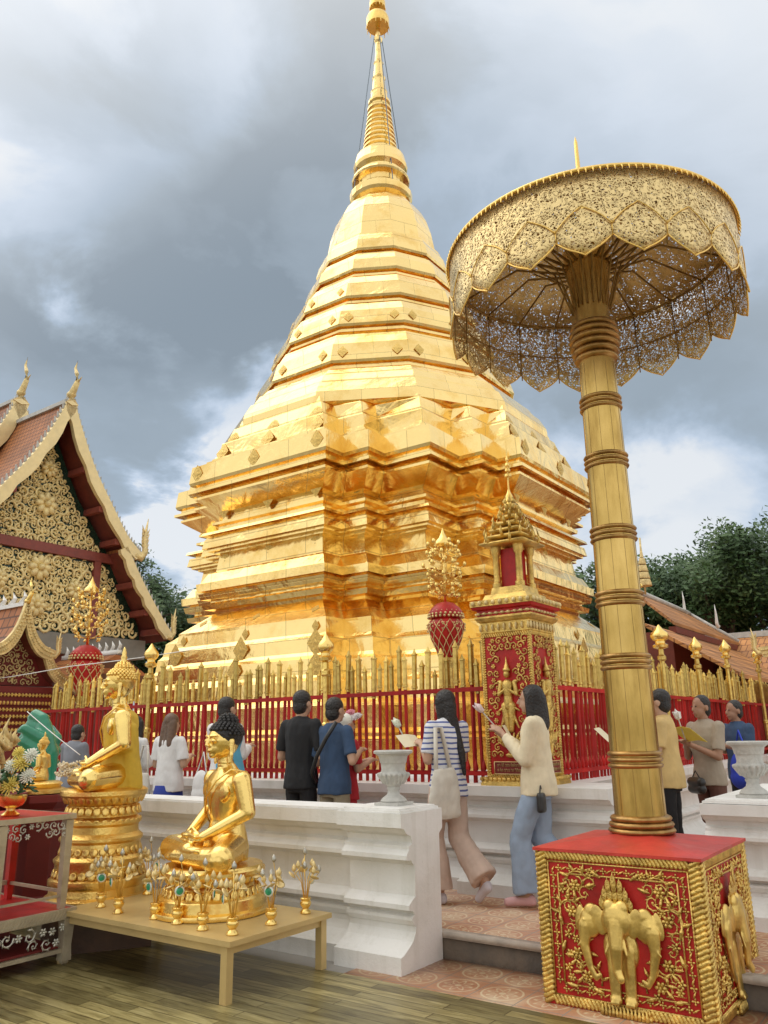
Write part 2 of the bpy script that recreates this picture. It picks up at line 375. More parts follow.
for (U, V, ang, amp) in ((0, 0, 12, .85), (10, 90, 8, .2), (230, 60, 10, -.20), (140, 70, 7, -.16), (320, 20, 7, -.18), (420, 90, 7, -.08), (250, 190, 17, -.08), (70, 230, 12, -.06), (480, 40, 12, .22), (650, 90, 13, .30), (760, 30, 8, .15), (165, 445, 7, .45), (215, 490, 7, .30), (120, 420, 6, .12),
                         (545, 130, 7, -.14), (755, 190, 11, -.14), (690, 390, 9, -.06), (545, 410, 7, .14), (620, 520, 9, .42), (740, 530, 10, .25), (70, 290, 11, -.22), (150, 330, 8, -.12), (250, 350, 6, -.15), (165, 470, 7, .2)):
    dp = N(t, 'ShaderNodeVectorMath', operation='DOT_PRODUCT'); dp.inputs[1].default_value = pxdir(U, V); t.links.new(sub.outputs[0], dp.inputs[0])
    mr = N(t, 'ShaderNodeMapRange', interpolation_type='SMOOTHSTEP'); mr.inputs['From Min'].default_value = math.cos(R(ang*1.5)); mr.inputs['From Max'].default_value = math.cos(R(ang*.15)); mr.inputs['To Max'].default_value = amp
    t.links.new(dp.outputs['Value'], mr.inputs[0]); acc = addf(acc, mr.outputs[0])
# unseen sky behind the camera, to the sides and overhead, brightened as fill light
sz = N(t, 'ShaderNodeSeparateXYZ'); t.links.new(nrm.outputs[0], sz.inputs[0])
mrb = N(t, 'ShaderNodeMapRange', interpolation_type='SMOOTHSTEP'); mrb.inputs['From Min'].default_value = .86; mrb.inputs['From Max'].default_value = .4; mrb.inputs['To Max'].default_value = 1.0
t.links.new(sz.outputs[1], mrb.inputs[0])
fac = addf(acc, .34)
crp = ramp(t, fac, [(.0, (.28, .335, .38)), (.28, (.36, .43, .49)), (.5, (.44, .535, .64)), (.78, (.62, .72, .85)), (1.0, (.88, .91, .94))])
mixb = N(t, 'ShaderNodeMix', data_type='RGBA'); mixb.inputs[7].default_value = (1.2, 1.19, 1.15, 1)
t.links.new(mrb.outputs[0], mixb.inputs[0]); t.links.new(crp.outputs[0], mixb.inputs[6])
bg2 = N(t, 'ShaderNodeBackground', i_Strength=.92); t.links.new(mixb.outputs[2], bg2.inputs[0])
ms = N(t, 'ShaderNodeMixShader'); ms.inputs[0].default_value = .86
t.links.new(bg1.outputs[0], ms.inputs[1]); t.links.new(bg2.outputs[0], ms.inputs[2]); t.links.new(ms.outputs[0], out.inputs[0])
sl = bpy.data.lights.new("sun", 'SUN'); sl.energy = 1.1; sl.angle = R(60); sl.color = (1, .95, .87)
so = bpy.data.objects.new("sun", sl); C.objects.link(so)
dirv = Vector((math.sin(SUN_AZ)*math.cos(SUN_EL), math.cos(SUN_AZ)*math.cos(SUN_EL), math.sin(SUN_EL)))
so.rotation_euler = dirv.to_track_quat('Z', 'Y').to_euler()
vs_ = scene.view_settings; vs_.view_transform = 'Standard'; vs_.look = 'None'; vs_.gamma = 1; vs_.use_curve_mapping = False; vs_.exposure = .12
scene.cycles.use_denoising = True; scene.cycles.max_bounces = 10; scene.cycles.glossy_bounces = 7; scene.cycles.diffuse_bounces = 4
scene.cycles.transparent_max_bounces = 12; scene.cycles.sample_clamp_indirect = 6
# ================================================================== SETTING
def frame_obj(mb, name, mat, **k):
    """mesh given in temple-frame coords as a top-level object"""
    o = mb.build(name, mat, None, auto=R(30)); o.rotation_euler = (0, 0, AN); tag(o, **k); return o
m, t, b = nt('ground_concrete')
tc = N(t, 'ShaderNodeTexCoord'); no = N(t, 'ShaderNodeTexNoise', i_Scale=.8, i_Detail=8.0); t.links.new(tc.outputs['Object'], no.inputs['Vector'])
rp = ramp(t, no.outputs['Fac'], [(.3, (.22,.21,.19)), (.7, (.36,.34,.31))]); t.links.new(rp.outputs[0], b.inputs['Base Color']); b.inputs['Roughness'].default_value = .8
MT['ground'] = m
# printed wood-plank matting, planks along b
m, t, b = nt('plank_matting'); tc = N(t, 'ShaderNodeTexCoord')
sx = N(t, 'ShaderNodeSeparateXYZ'); t.links.new(tc.outputs['Object'], sx.inputs[0])
cm = N(t, 'ShaderNodeCombineXYZ'); t.links.new(sx.outputs[1], cm.inputs[0]); t.links.new(sx.outputs[0], cm.inputs[1])
br = N(t, 'ShaderNodeTexBrick'); br.inputs['Scale'].default_value = 1; br.inputs['Brick Width'].default_value = .9; br.inputs['Row Height'].default_value = .09; br.inputs['Mortar Size'].default_value = .004
br.inputs['Color1'].default_value = (1.15,1.15,1.1,1); br.inputs['Color2'].default_value = (.50,.50,.44,1); br.inputs['Mortar'].default_value = (.3,.28,.2,1); br.offset = .37
t.links.new(cm.outputs[0], br.inputs['Vector'])
mp = N(t, 'ShaderNodeMapping'); mp.inputs['Scale'].default_value = (22, 2.6, 1); t.links.new(tc.outputs['Object'], mp.inputs[0])
gr = N(t, 'ShaderNodeTexNoise', i_Scale=1.4, i_Detail=7.0, i_Distortion=1.0); t.links.new(mp.outputs[0], gr.inputs['Vector'])
rp = ramp(t, gr.outputs['Fac'], [(.25, (.17,.135,.05)), (.5, (.40,.335,.145)), (.75, (.58,.51,.27))])
mx = N(t, 'ShaderNodeMix', data_type='RGBA', blend_type='MULTIPLY'); mx.inputs[0].default_value = 1
t.links.new(rp.outputs[0], mx.inputs[6]); t.links.new(br.outputs['Color'], mx.inputs[7])
wt = N(t, 'ShaderNodeTexNoise', i_Scale=1.1, i_Detail=5.0); t.links.new(tc.outputs['Object'], wt.inputs['Vector'])
r2 = ramp(t, wt.outputs['Fac'], [(.35, (.72,.72,.72)), (.65, (1.25,1.25,1.2))])
m2 = N(t, 'ShaderNodeMix', data_type='RGBA', blend_type='MULTIPLY'); m2.inputs[0].default_value = 1; t.links.new(mx.outputs[2], m2.inputs[6]); t.links.new(r2.outputs[0], m2.inputs[7])
t.links.new(m2.outputs[2], b.inputs['Base Color'])
mr = N(t, 'ShaderNodeMapRange'); mr.inputs['To Min'].default_value = .18; mr.inputs['To Max'].default_value = .55; t.links.new(wt.outputs['Fac'], mr.inputs[0]); t.links.new(mr.outputs[0], b.inputs['Roughness'])
bp = N(t, 'ShaderNodeBump', i_Strength=.25, i_Distance=.01); t.links.new(gr.outputs['Fac'], bp.inputs['Height']); t.links.new(bp.outputs[0], b.inputs['Normal'])
MT['plank'] = m
# worn terracotta tiles with pale star flowers
m, t, b = nt('terracotta_star_tiles'); tc = N(t, 'ShaderNodeTexCoord')
mp = N(t, 'ShaderNodeMapping'); mp.inputs['Scale'].default_value = (3.33, 3.33, 1); t.links.new(tc.outputs['Object'], mp.inputs[0])
s = N(t, 'ShaderNodeSeparateXYZ'); t.links.new(mp.outputs[0], s.inputs[0])
def mth(op, a, b_=None, c_=None):
    n = N(t, 'ShaderNodeMath', operation=op)
    for i, x in enumerate((a, b_, c_)):
        if x is None: continue
        if isinstance(x, (int, float)): n.inputs[i].default_value = x
        else: t.links.new(x, n.inputs[i])
    return n.outputs[0]
fx = mth('SUBTRACT', mth('FRACT', s.outputs[0]), .5); fy = mth('SUBTRACT', mth('FRACT', s.outputs[1]), .5)
rr = mth('SQRT', mth('ADD', mth('MULTIPLY', fx, fx), mth('MULTIPLY', fy, fy))); an = mth('ARCTAN2', fy, fx)
pet = mth('MULTIPLY_ADD', mth('COSINE', mth('MULTIPLY', an, 8.0)), .08, .22)
d1 = mth('LESS_THAN', mth('ABSOLUTE', mth('SUBTRACT', rr, pet)), .035)
d2 = mth('LESS_THAN', rr, .07); ring = mth('LESS_THAN', mth('ABSOLUTE', mth('SUBTRACT', rr, .41)), .022)
grout = mth('GREATER_THAN', mth('MAXIMUM', mth('ABSOLUTE', fx), mth('ABSOLUTE', fy)), .488)
pat = mth('MAXIMUM', mth('MAXIMUM', d1, d2), ring)
no = N(t, 'ShaderNodeTexNoise', i_Scale=2.6, i_Detail=8.0, i_Roughness=.65); t.links.new(tc.outputs['Object'], no.inputs['Vector'])
base = ramp(t, no.outputs['Fac'], [(.3, (.36,.135,.065)), (.5, (.48,.24,.13)), (.7, (.58,.42,.27))])
pale = ramp(t, no.outputs['Fac'], [(.3, (.56,.42,.24)), (.7, (.70,.58,.38))])
x1 = N(t, 'ShaderNodeMix', data_type='RGBA'); t.links.new(mth('MULTIPLY', pat, .75), x1.inputs[0]); t.links.new(base.outputs[0], x1.inputs[6]); t.links.new(pale.outputs[0], x1.inputs[7])
x2 = N(t, 'ShaderNodeMix', data_type='RGBA'); t.links.new(grout, x2.inputs[0]); t.links.new(x1.outputs[2], x2.inputs[6]); x2.inputs[7].default_value = (.26,.22,.18,1)
t.links.new(x2.outputs[2], b.inputs['Base Color'])
mr = N(t, 'ShaderNodeMapRange'); mr.inputs['To Min'].default_value = .12; mr.inputs['To Max'].default_value = .6; t.links.new(no.outputs['Fac'], mr.inputs[0]); t.links.new(mr.outputs[0], b.inputs['Roughness'])
MT['tile'] = m
MT['riser'] = basic('stained_step_concrete', (.10, .070, .045), .6, 0, .4, 4, .4, 20, dirt=(.04,.028,.018))
MT['edge'] = basic('worn_step_edge', (.38, .32, .26), .6, 0, .25, 6, .3, 25)

mb = MB(); mb.box(-400, 600, -400, 600, -.3, 0); frame_obj(mb, 'ground', MT['ground'], kind='structure')
mb = MB(); mb.box(-8, 4.47, -6, 14, .001, .006); frame_obj(mb, 'wooden_deck', MT['plank'], kind='structure')
mb = MB(); mb.box(4.474, 5.12, -6, 3.6, .001, .004); frame_obj(mb, 'tiled_path', MT['tile'], kind='structure')
mb = MB(); mb.box(5.125, 60, -30, 60, -.2, .155); frame_obj(mb, 'terrace_base', MT['riser'], kind='structure')
mb = MB(); mb.box(5.105, 5.19, -30, 60, .135, .172); frame_obj(mb, 'step_edge', MT['edge'], kind='structure')
mb = MB(); mb.box(5.192, 60, -30, 60, .156, .170); frame_obj(mb, 'terrace_paving', MT['tile'], kind='structure')
mb = MB(); mb.box(7.0, 19.2, 3.45, 15.1, .171, 1.0); frame_obj(mb, 'shrine_terrace', MT['white'], kind='structure')

# ------------------------------------------------------------------ moulded white walls
PROF = [(0,.965),(0,.875),(.03,.868),(.06,.835),(.11,.815),(.13,.77),(.09,.755),(.09,.735),(.055,.70),(.055,.672),(.11,.665),(.13,.64),(.15,.63),(.15,.44),(.11,.42),(.075,.395),(.075,.365),(.12,.355),(.14,.33),(.105,.32),(.105,.30),(.13,.27),(.15,.26),(.145,.225),(.11,.175),(.04,.135),(.0,.115),(-.03,.108),(-.03,0)]
def wall_piece(mb, a0, a1, b0, b1, z0=0, k=1.0, inset=0.0, both=True):
    """profile along b; front faces -a at a0"""
    front = [(a0+(o+inset), z0+z*k) for o, z in PROF]
    back = [(a1-(o+inset), z0+z*k) for o, z in reversed(PROF)] if both else [(a1, z0), (a1, z0+.965*k)]
    if both == 'end': poly = front + [(a1-.045, z0), (a1-.045, z0+.80*k), (a1, z0+.835*k), (a1, z0+.965*k)]
    elif both: poly = front + back
    else: poly = front + back
    mb.loft([[(x, b0, z) for x, z in poly], [(x, b1, z) for x, z in poly]])
def cap_slab(mb, a0, a1, b0, b1, z, s=.018):
    mb.box(a0+s, a1-s, b0+s, b1-s, z, z+.014); mb.box(a0+2*s, a1-2*s, b0+2*s, b1-2*s, z+.0145, z+.026)
wl = empty('white_wall', 0, 0, 0, 0, 'long white moulded balustrade wall behind the small golden Buddha, its square end at the step', 'wall')
mb = MB(); wall_piece(mb, 4.64, 5.15, 3.24, 3.79, both='end'); cap_slab(mb, 4.64, 5.15, 3.24, 3.79, .966); mb.build('end_pier', MT['white'], wl)
mb = MB(); wall_piece(mb, 4.70, 5.07, 3.792, 10.9); mb.box(4.715, 5.05, 3.80, 10.89, .966, .979); mb.build('wall_run', MT['white'], wl)
wr = empty('white_wall', 0, 0, 0, 0, 'white wall block with an urn on it, right of the red pedestal', 'wall')
mb = MB(); wall_piece(mb, 6.23, 8.2, -3.0, 1.75, .17, .82); cap_slab(mb, 6.23, 8.2, -3.0, 1.75, .965); mb.build('end_pier', MT['white'], wr)
def plinth(label, a0, a1, b0, b1, both, z1=1.03):
    e = empty('white_plinth', 0, 0, 0, 0, label, 'plinth')
    mb = MB(); k = (z1-.17)/.965
    wall_piece(mb, a0, a1, b0, b1, .17, k, 0, both); mb.build('moulded_base', MT['white'], e)
    return e
plinth('white moulded plinth carrying the left stretch of the red fence', 6.5, 7.0, 3.86, 11.2, False, 1.025)
e = plinth('white plinth block standing forward under the red and gold shrine', 6.36, 7.1, 2.47, 3.855, False, 1.035)
# right run: same profile turned to face -b
e = empty('white_plinth', 0, 0, 0, 0, 'white moulded plinth carrying the right stretch of the red fence', 'plinth')
mb = MB(); k = (1.03-.17)/.965
poly = [(2.95+o, .17+z*k) for o, z in PROF]+[(3.44, .17), (3.44, 1.03)]
mb.loft([[(7.105, y, z) for y, z in poly], [(22.0, y, z) for y, z in poly]]); mb.build('moulded_base', MT['white'], e)

# ================================================================== CHEDI
CA, CB = 12.62, 9.0
ch = empty('golden_chedi', CA, CB, 0, 0, 'huge golden stepped chedi with pleated base and tall ringed spire', 'chedi')
def redent(w, c, d=.42, e=.5):
    q = [(w,c),(w-d,c),(w-d,c+e),(w-2*d,c+e),(w-2*d,w-2*d),(c+e,w-2*d),(c+e,w-d),(c,w-d),(c,w)]
    pts = []
    for k in range(4):
        co, si = [(1,0),(0,1),(-1,0),(0,-1)][k]
        pts += [(x*co-y*si, x*si+y*co) for x, y in q]
    return pts
def rloft(prof, name):
    mb = MB(); mb.loft([[(x, y, z) for x, y in redent(3.4+o, 1.2+o)] for o, z in prof]); return mb.build(name, MT['chedi'], ch)
rloft([(.98,.99),(.98,1.42),(.93,1.45),(.93,1.5),(.84,1.56),(.84,1.86),(.80,1.9),(.74,1.95),(.72,2.2),(.66,2.25),(.62,2.3),(.60,2.52),(.53,2.57),(.50,2.62),(.48,2.83),(.45,2.86),(.42,2.9),(.39,3.09),(.39,3.13),(-.01,3.47)], 'stepped_base')
rloft([(-.03,3.465),(-.01,3.52),(.12,3.53),(.14,3.61),(.06,3.615),(.04,3.66),(.04,3.69),(.16,3.70),(.19,3.80),(.11,3.81),(.10,3.83),(.21,3.84),(.22,3.97),(.17,3.98),(.08,4.15),(.05,4.155),(-.01,4.2),(-.05,4.49),
       (.02,4.50),(.02,4.53),(.11,4.54),(.11,4.575),(.17,4.585),(.14,4.74),(.06,4.75),(.06,4.79),(.19,4.81),(.17,4.86),(.02,4.87),(-.02,4.93),(-.02,4.99),(.06,5.01),(.06,5.055),(-.04,5.06),(-.06,5.1),(-.08,5.23),(-.02,5.24),(.24,5.42),(.28,5.45),(.28,5.49),(.20,5.50),(.20,5.53),(.37,5.55),(.37,5.60),(.28,5.61),(.28,5.68),(.34,5.70),(.36,5.75),(.33,6.05),(.22,6.06),(.16,6.10),(.16,6.16)], 'pleated_body')
def morph_ring(o_, R_, tt, z):
    out_ = []
    for x, y in redent(3.4+o_, 1.2+o_):
        an_ = math.atan2(y, x); m_ = ((an_-pi/4) % (pi/6))-pi/12; ro = R_*math.cos(pi/12)/math.cos(m_)
        out_.append((x*(1-tt)+ro*math.cos(an_)*tt, y*(1-tt)+ro*math.sin(an_)*tt, z))
    return out_
mb = MB(); rr2 = []
rr2 += [morph_ring(.10, 3.85, 0, 6.155), morph_ring(.09, 3.85, 0, 6.22)]
bands = ((.02,3.78,.03,6.225),(-.10,3.62,.2,6.52),(-.26,3.42,.46,6.80),(-.42,3.22,.76,7.06),(-.56,3.05,1,7.30),(-.70,2.90,1.0,7.5))
for i in range(3):
    (oa, Ra, ta, za), (ob, Rb, tb_, zb) = bands[i], bands[i+1]
    rr2 += [morph_ring(oa, Ra, ta, za), morph_ring(oa-.012, Ra-.012, ta, za+.075), morph_ring(ob+.07, Rb+.07, tb_, zb-.012), morph_ring(ob+.065, Rb+.065, tb_, zb)]
rr2 += [morph_ring(-.55, 3.0, .85, 7.08), morph_ring(-1.2, 2.3, 1, 7.2)]
mb.loft(rr2); mb.build('pleated_shoulder', MT['chedi'], ch)
def octo(prof, name, seg=8, rot=0.0, mat='chedi'):
    mb = MB(); mb.lathe([(r, z) for z, r in prof], (0,0,0), seg, rot); return mb.build(name, MT[mat], ch)
octo([(6.86,3.30),(6.98,3.30),(7.05,3.285),(7.27,3.16),(7.275,3.09),(7.34,3.075),(7.49,2.98),(7.495,2.91),(7.55,2.90),(7.66,2.80)], 'faceted_shoulder', 12, pi/4)
tiers = [(7.88,2.72),(8.78,2.37),(9.55,2.03),(10.34,1.68),(10.95,1.45)]
for i, (z, r) in enumerate(tiers):
    nz_, nr_ = tiers[i+1] if i < 4 else (11.52, 1.28)
    h = (nz_-z); s = (r-nr_)
    p = [(z-.26,r-.04),(z-.2,r-.06),(z-.195,r-.14),(z-.15,r-.14),(z-.145,r-.05),(z-.10,r-.05),(z-.095,r-.13),(z-.05,r-.12),(z-.045,r-.02),(z,r),(z+h*.42,r-s*.33),(z+h*.44,r-s*.42),(z+h*.66,r-s*.75),(z+h*.70,r-s*.80),(z+h-.255,nr_-.05)]
    octo(p, 'faceted_tier', 12, pi/4)
octo([(11.2,1.24),(11.27,1.30),(11.40,1.29),(11.43,1.22),(11.9,1.14),(12.25,1.04),(12.5,.92),(12.7,.78),(12.82,.66),(12.88,.58),(12.95,.5)], 'bell', 12, pi/4)
octo([(12.86,.50),(12.92,.66),(12.98,.70),(13.12,.71),(13.16,.66),(13.17,.54),(13.30,.52),(13.42,.53),(13.46,.64),(13.50,.66),(13.56,.64),(13.60,.58),(13.62,.50),(13.70,.52),(13.78,.60),(13.86,.62),(14.12,.56),(14.2,.44)], 'collar', 24)
rings = [(14.15,.42)]
for k in range(9):
    z = 14.2+k*.135; r = .415-.0165*k
    rings += [(z,r-.05),(z+.03,r),(z+.075,r),(z+.105,r-.05)]
rings += [(15.42,.22),(15.46,.28),(15.52,.28),(15.56,.2)]
octo(rings, 'ringed_spire', 24)
octo([(15.5,.20),(15.62,.22),(15.66,.26),(15.72,.26),(15.76,.2),(15.95,.19),(16.0,.2),(16.05,.16),(16.35,.14),(16.4,.16),(16.45,.13),(16.8,.10),(16.85,.12),(16.9,.09),(17.2,.07),(17.45,.06),(17.5,.09),(17.56,.11),(17.62,.06),(19.9,.02)], 'finial_shaft', 16)
mb = MB()
for z, r, hgt in ((18.1,.27,.5),(18.62,.19,.36),(19.0,.15,.3),(19.3,.11,.25)):
    mb.lathe([(r*.98, z-hgt*.3),(r, z-hgt*.3),(r*1.02, z+hgt*.12),(r*.9, z+hgt*.3),(r*.3, z+hgt*.55),(r*.25, z+hgt*.5),(r*.85, z+hgt*.25),(r*.96, z+hgt*.1)], (0,0,0), 20)
    for k in range(14):
        a = 2*pi*k/14; mb.cap((r*math.cos(a), r*math.sin(a), z-hgt*.3), .012, (r*1.04*math.cos(a), r*1.04*math.sin(a), z-hgt*.52), .006, 5)
mb.build('finial_parasol', MT['goldsatin'], ch, auto=R(30))
MT['wire'] = basic('steel_wire', (.16,.2,.24), .5, .6)
for k in range(4):
    a = pi/4+k*pi/2+.25; mb = MB(); mb.tube([(.1*math.cos(a), .1*math.sin(a), 17.6),(.66*math.cos(a), .66*math.sin(a), 13.1)], .011, 5)
    mb.build('stay_wire', MT['wire'], ch)
# lozenge rosettes nailed to the sheets
mb = MB()
for s_, y in ((1, .005), (.78, -.008), (.46, -.022)):
    q = [(s_*.5,0),(.3*s_,.28*s_),(0,s_*.64),(-.3*s_,.28*s_),(-.5*s_,0),(-.3*s_,-.28*s_),(0,-.64*s_),(.3*s_,-.28*s_)]
    mb.prism(q, y-.03, y+.02)
mb.ell((0,-.06,0), (.12,.06,.14), 8, 5)
for a in range(4): mb.ell((.22*math.cos(a*pi/2), -.05, .26*math.sin(a*pi/2)), (.06,.04,.07), 6, 4)
ros0 = mb.build('rosette', MT['goldrelief'], ch); ros_n = 0
def rosette(x, y, z, nx, ny, size, tilt=0.0):
    global ros_n
    o = ros0 if ros_n == 0 else ros0.copy()
    if ros_n: C.objects.link(o); o.parent = ch
    ros_n += 1
    n = Vector((nx, ny, 0)).normalized(); zr = math.atan2(n.y, n.x)+pi/2
    o.matrix_local = Matrix.Translation((x, y, z)) @ Matrix.Rotation(zr, 4, 'Z') @ Matrix.Rotation(-tilt, 4, 'X') @ Matrix.Diagonal((size, size*.35, size, 1))
for o_, z, s_, n in ((-.05,4.34,.34,3),(-.01,5.3,.30,3),(.35,5.9,.26,3),(.10,4.66,.09,4),(.42,3.0,.14,3),(.19,3.3,.15,3),(.51,2.75,.32,3),(.63,2.42,.30,3),(.04,6.32,.30,3),(-.10,6.6,.28,3)):
    tl = R(50) if z == 3.3 else (R(18) if z > 6.1 else 0)
    w_, c_ = 3.4+o_, 1.2+o_
    for k in range(n):
        f = (k+.5)/n if n != 3 else (.06, .5, .94)[k]
        y = -c_+2*c_*f
        rosette(-w_-.005, y, z, -1, 0, s_, tl); rosette(y, -w_-.005, z, 0, -1, s_, tl)
    if n == 3 and z > 3.4:
        for q in ((-(w_-.5)-.01, -(c_+.30)), ):
            rosette(q[0], q[1], z, -1, 0, s_*.8, tl); rosette(q[1], q[0], z, 0, -1, s_*.8, tl)
for i, (z, r) in enumerate(tiers):
    nz_, nr_ = tiers[i+1] if i < 4 else (11.52, 1.28)
    h = nz_-z; s = r-nr_
    for k in (-3, -2, -1, 0, 1, 2):
        a = 5*pi/4+(k+.5)*pi/6; rr_ = (r-s*.13+.012)*math.cos(pi/12)
        nx, ny = math.cos(a), math.sin(a); tx, ty = -ny, nx
        for off in ((-.24, .24) if i < 3 else (0,)):
            rosette(nx*rr_+tx*off*r*.75, ny*rr_+ty*off*r*.75, z+h*.2, nx, ny, .20-.018*i, R(16))
for o in [x for x in ch.children if x.name.startswith('rosette')][100:]: bpy.data.objects.remove(o)

# ================================================================== FENCE
def picket(h, wd):
    mb = MB(); mb.mi = 0; mb.cbox((0,0,.42), (wd,.022,.84)); mb.mi = 1
    r = wd*.86
    mb.lathe([(r*.9,.84),(r*.9,.86),(r*1.25,.865),(r*1.25,.885),(r,.89),(r,h-.07),(r*1.25,h-.065),(r*1.25,h-.05),(r*.8,h-.045),(.004,h)], (0,0,0), 8)
    mb.mi = 0
    me = mb.build('picket', [MT['redfence'], MT['goldold']], None, auto=R(35))
    return me
MT['goldbar'] = basic('gilt_bar', (.86, .58, .17), .3, .9, .3, 7, .2, 30, dirt=(.40,.22,.06))
def tint(mat, lo, hi):
    t_ = mat.node_tree; b_ = t_.nodes['Principled BSDF']; src = b_.inputs['Base Color'].links[0].from_socket
    oi = t_.nodes.new('ShaderNodeObjectInfo'); mr_ = t_.nodes.new('ShaderNodeMapRange'); mr_.inputs['To Min'].default_value = lo; mr_.inputs['To Max'].default_value = hi
    t_.links.new(oi.outputs['Random'], mr_.inputs[0]); hs = t_.nodes.new('ShaderNodeHueSaturation'); t_.links.new(mr_.outputs[0], hs.inputs['Value']); t_.links.new(src, hs.inputs['Color']); t_.links.new(hs.outputs[0], b_.inputs['Base Color'])
tint(MT['goldbar'], .62, 1.15); tint(MT['redfence'], .6, 1.12)
def fence(label, along, n_parts, length, step, seed):
    e = empty('ring_fence', *( (6.75, 3.62) if along == 'b' else (7.05, 3.2) ), 1.03, 0, label, 'fence', None)
    rnd = random.Random(seed); protos = [picket(h, wd) for h, wd in ((1.25,.030),(1.18,.028),(1.32,.034),(1.10,.024))]
    for p in protos: p.data.materials[1] = MT['goldbar']; p.parent = e
    used = set(); n = int(length/step); rest = MB()
    mb = MB()
    for z in ((.84, .03), (.09, .03)) :
        if along == 'b': mb.box(-.055, -.03, -.28, length, z[0]-.02, z[0]+.02)
        else: mb.box(-.28, length, -.055, -.03, z[0]-.02, z[0]+.02)
    mb.build('rail', MT['redfence'], e)
    for i in range(n):
        d = i*step-.25
        k = (0,1,0,3,2,1,0,1)[i % 8]
        if i < n_parts:
            src = protos[k]
            if k in used: o = src.copy(); C.objects.link(o); o.parent = e
            else: o = src; used.add(k)
            o.location = (rnd.uniform(-.006,.006), d, 0) if along == 'b' else (d, rnd.uniform(-.006,.006), 0)
            o.rotation_euler = (rnd.uniform(-.02,.02), rnd.uniform(-.02,.02), rnd.uniform(-.3,.3)); o.scale = (rnd.uniform(.85,1.2),1,rnd.uniform(.95,1.07))
        else:
            x = d
            rest.mi = 0; rest.cbox((x,0,.42), (.038,.035,.84)); rest.mi = 1
            h = 1.2+.08*rnd.random(); rest.lathe([(.02,.84),(.02,h-.06),(.026,h-.055),(.004,h)], (x,0,0), 6)
    # small red bud finials at the foot
    mb = MB()
    for i in range(min(n, 60)):
        d = (i+.5)*step-.25; p = (-.05, d, .10) if along == 'b' else (d, -.05, .10)
        mb.lathe([(.008,0),(.022,.03),(.02,.05),(.003,.11)], p, 6)
    mb.build('bud_row', MT['redfence'], e, True)
    if rest.v:
        o = rest.build('picket_row', [MT['redfence'], MT['goldbar']], e, auto=R(35)); o['kind'] = 'stuff'
    return e
fence('left stretch of red fence with gilt spikes, behind the worshippers', 'b', 100, 7.5, .083, 1)
fence('right stretch of red fence with gilt spikes, running back beyond the parasol pole', 'a', 100, 13.5, .088, 2)
# lamp posts with lotus-bud tops on the fence line
def post(A, B, z0, ztop, label, scale=1.0):
    e = empty('fence_post', A, B, z0, 0, label, 'post', 'gilt posts with lotus-bud tops along the fence')
    h = ztop-z0; s = scale
    mb = MB(); mb.lathe([(.05,0),(.05,.06),(.035,.08),(.035,.5),(.05,.52),(.05,.56),(.032,.58),(.03,h-.42),(.055,h-.40),(.055,h-.36),(.035,h-.34),(.03,h-.26)], (0,0,0), 12); mb.build('shaft', MT['goldbar'], e, auto=R(35))
    mb = MB(); mb.lathe([(.035,h-.27),(.075*s,h-.25),(.08*s,h-.22),(.05*s,h-.2),(.05*s,h-.17),(.078*s,h-.15),(.095*s,h-.11),(.085*s,h-.07),(.05*s,h-.03),(.004,h+.04)], (0,0,0), 12); mb.build('lotus_bud', MT['gold'], e, auto=R(50))
post(6.70, 5.62, 1.03, 2.50, 'gilt post with lotus-bud top standing above the man in black')
post(6.70, 8.55, 1.03, 2.62, 'gilt post with lotus-bud top beside the large Buddha head')
post(10.3, 3.14, 1.03, 2.72, 'tall gilt post with large lotus-bud top just right of the parasol pole', 1.25)
post(11.9, 3.14, 1.03, 2.70, 'gilt bud-topped post, second right of the parasol pole')
post(13.6, 3.14, 1.03, 2.80, 'gilt bud-topped post, third right of the parasol pole')
post(15.9, 3.14, 1.03, 2.85, 'gilt bud-topped post at the right edge of the photo')

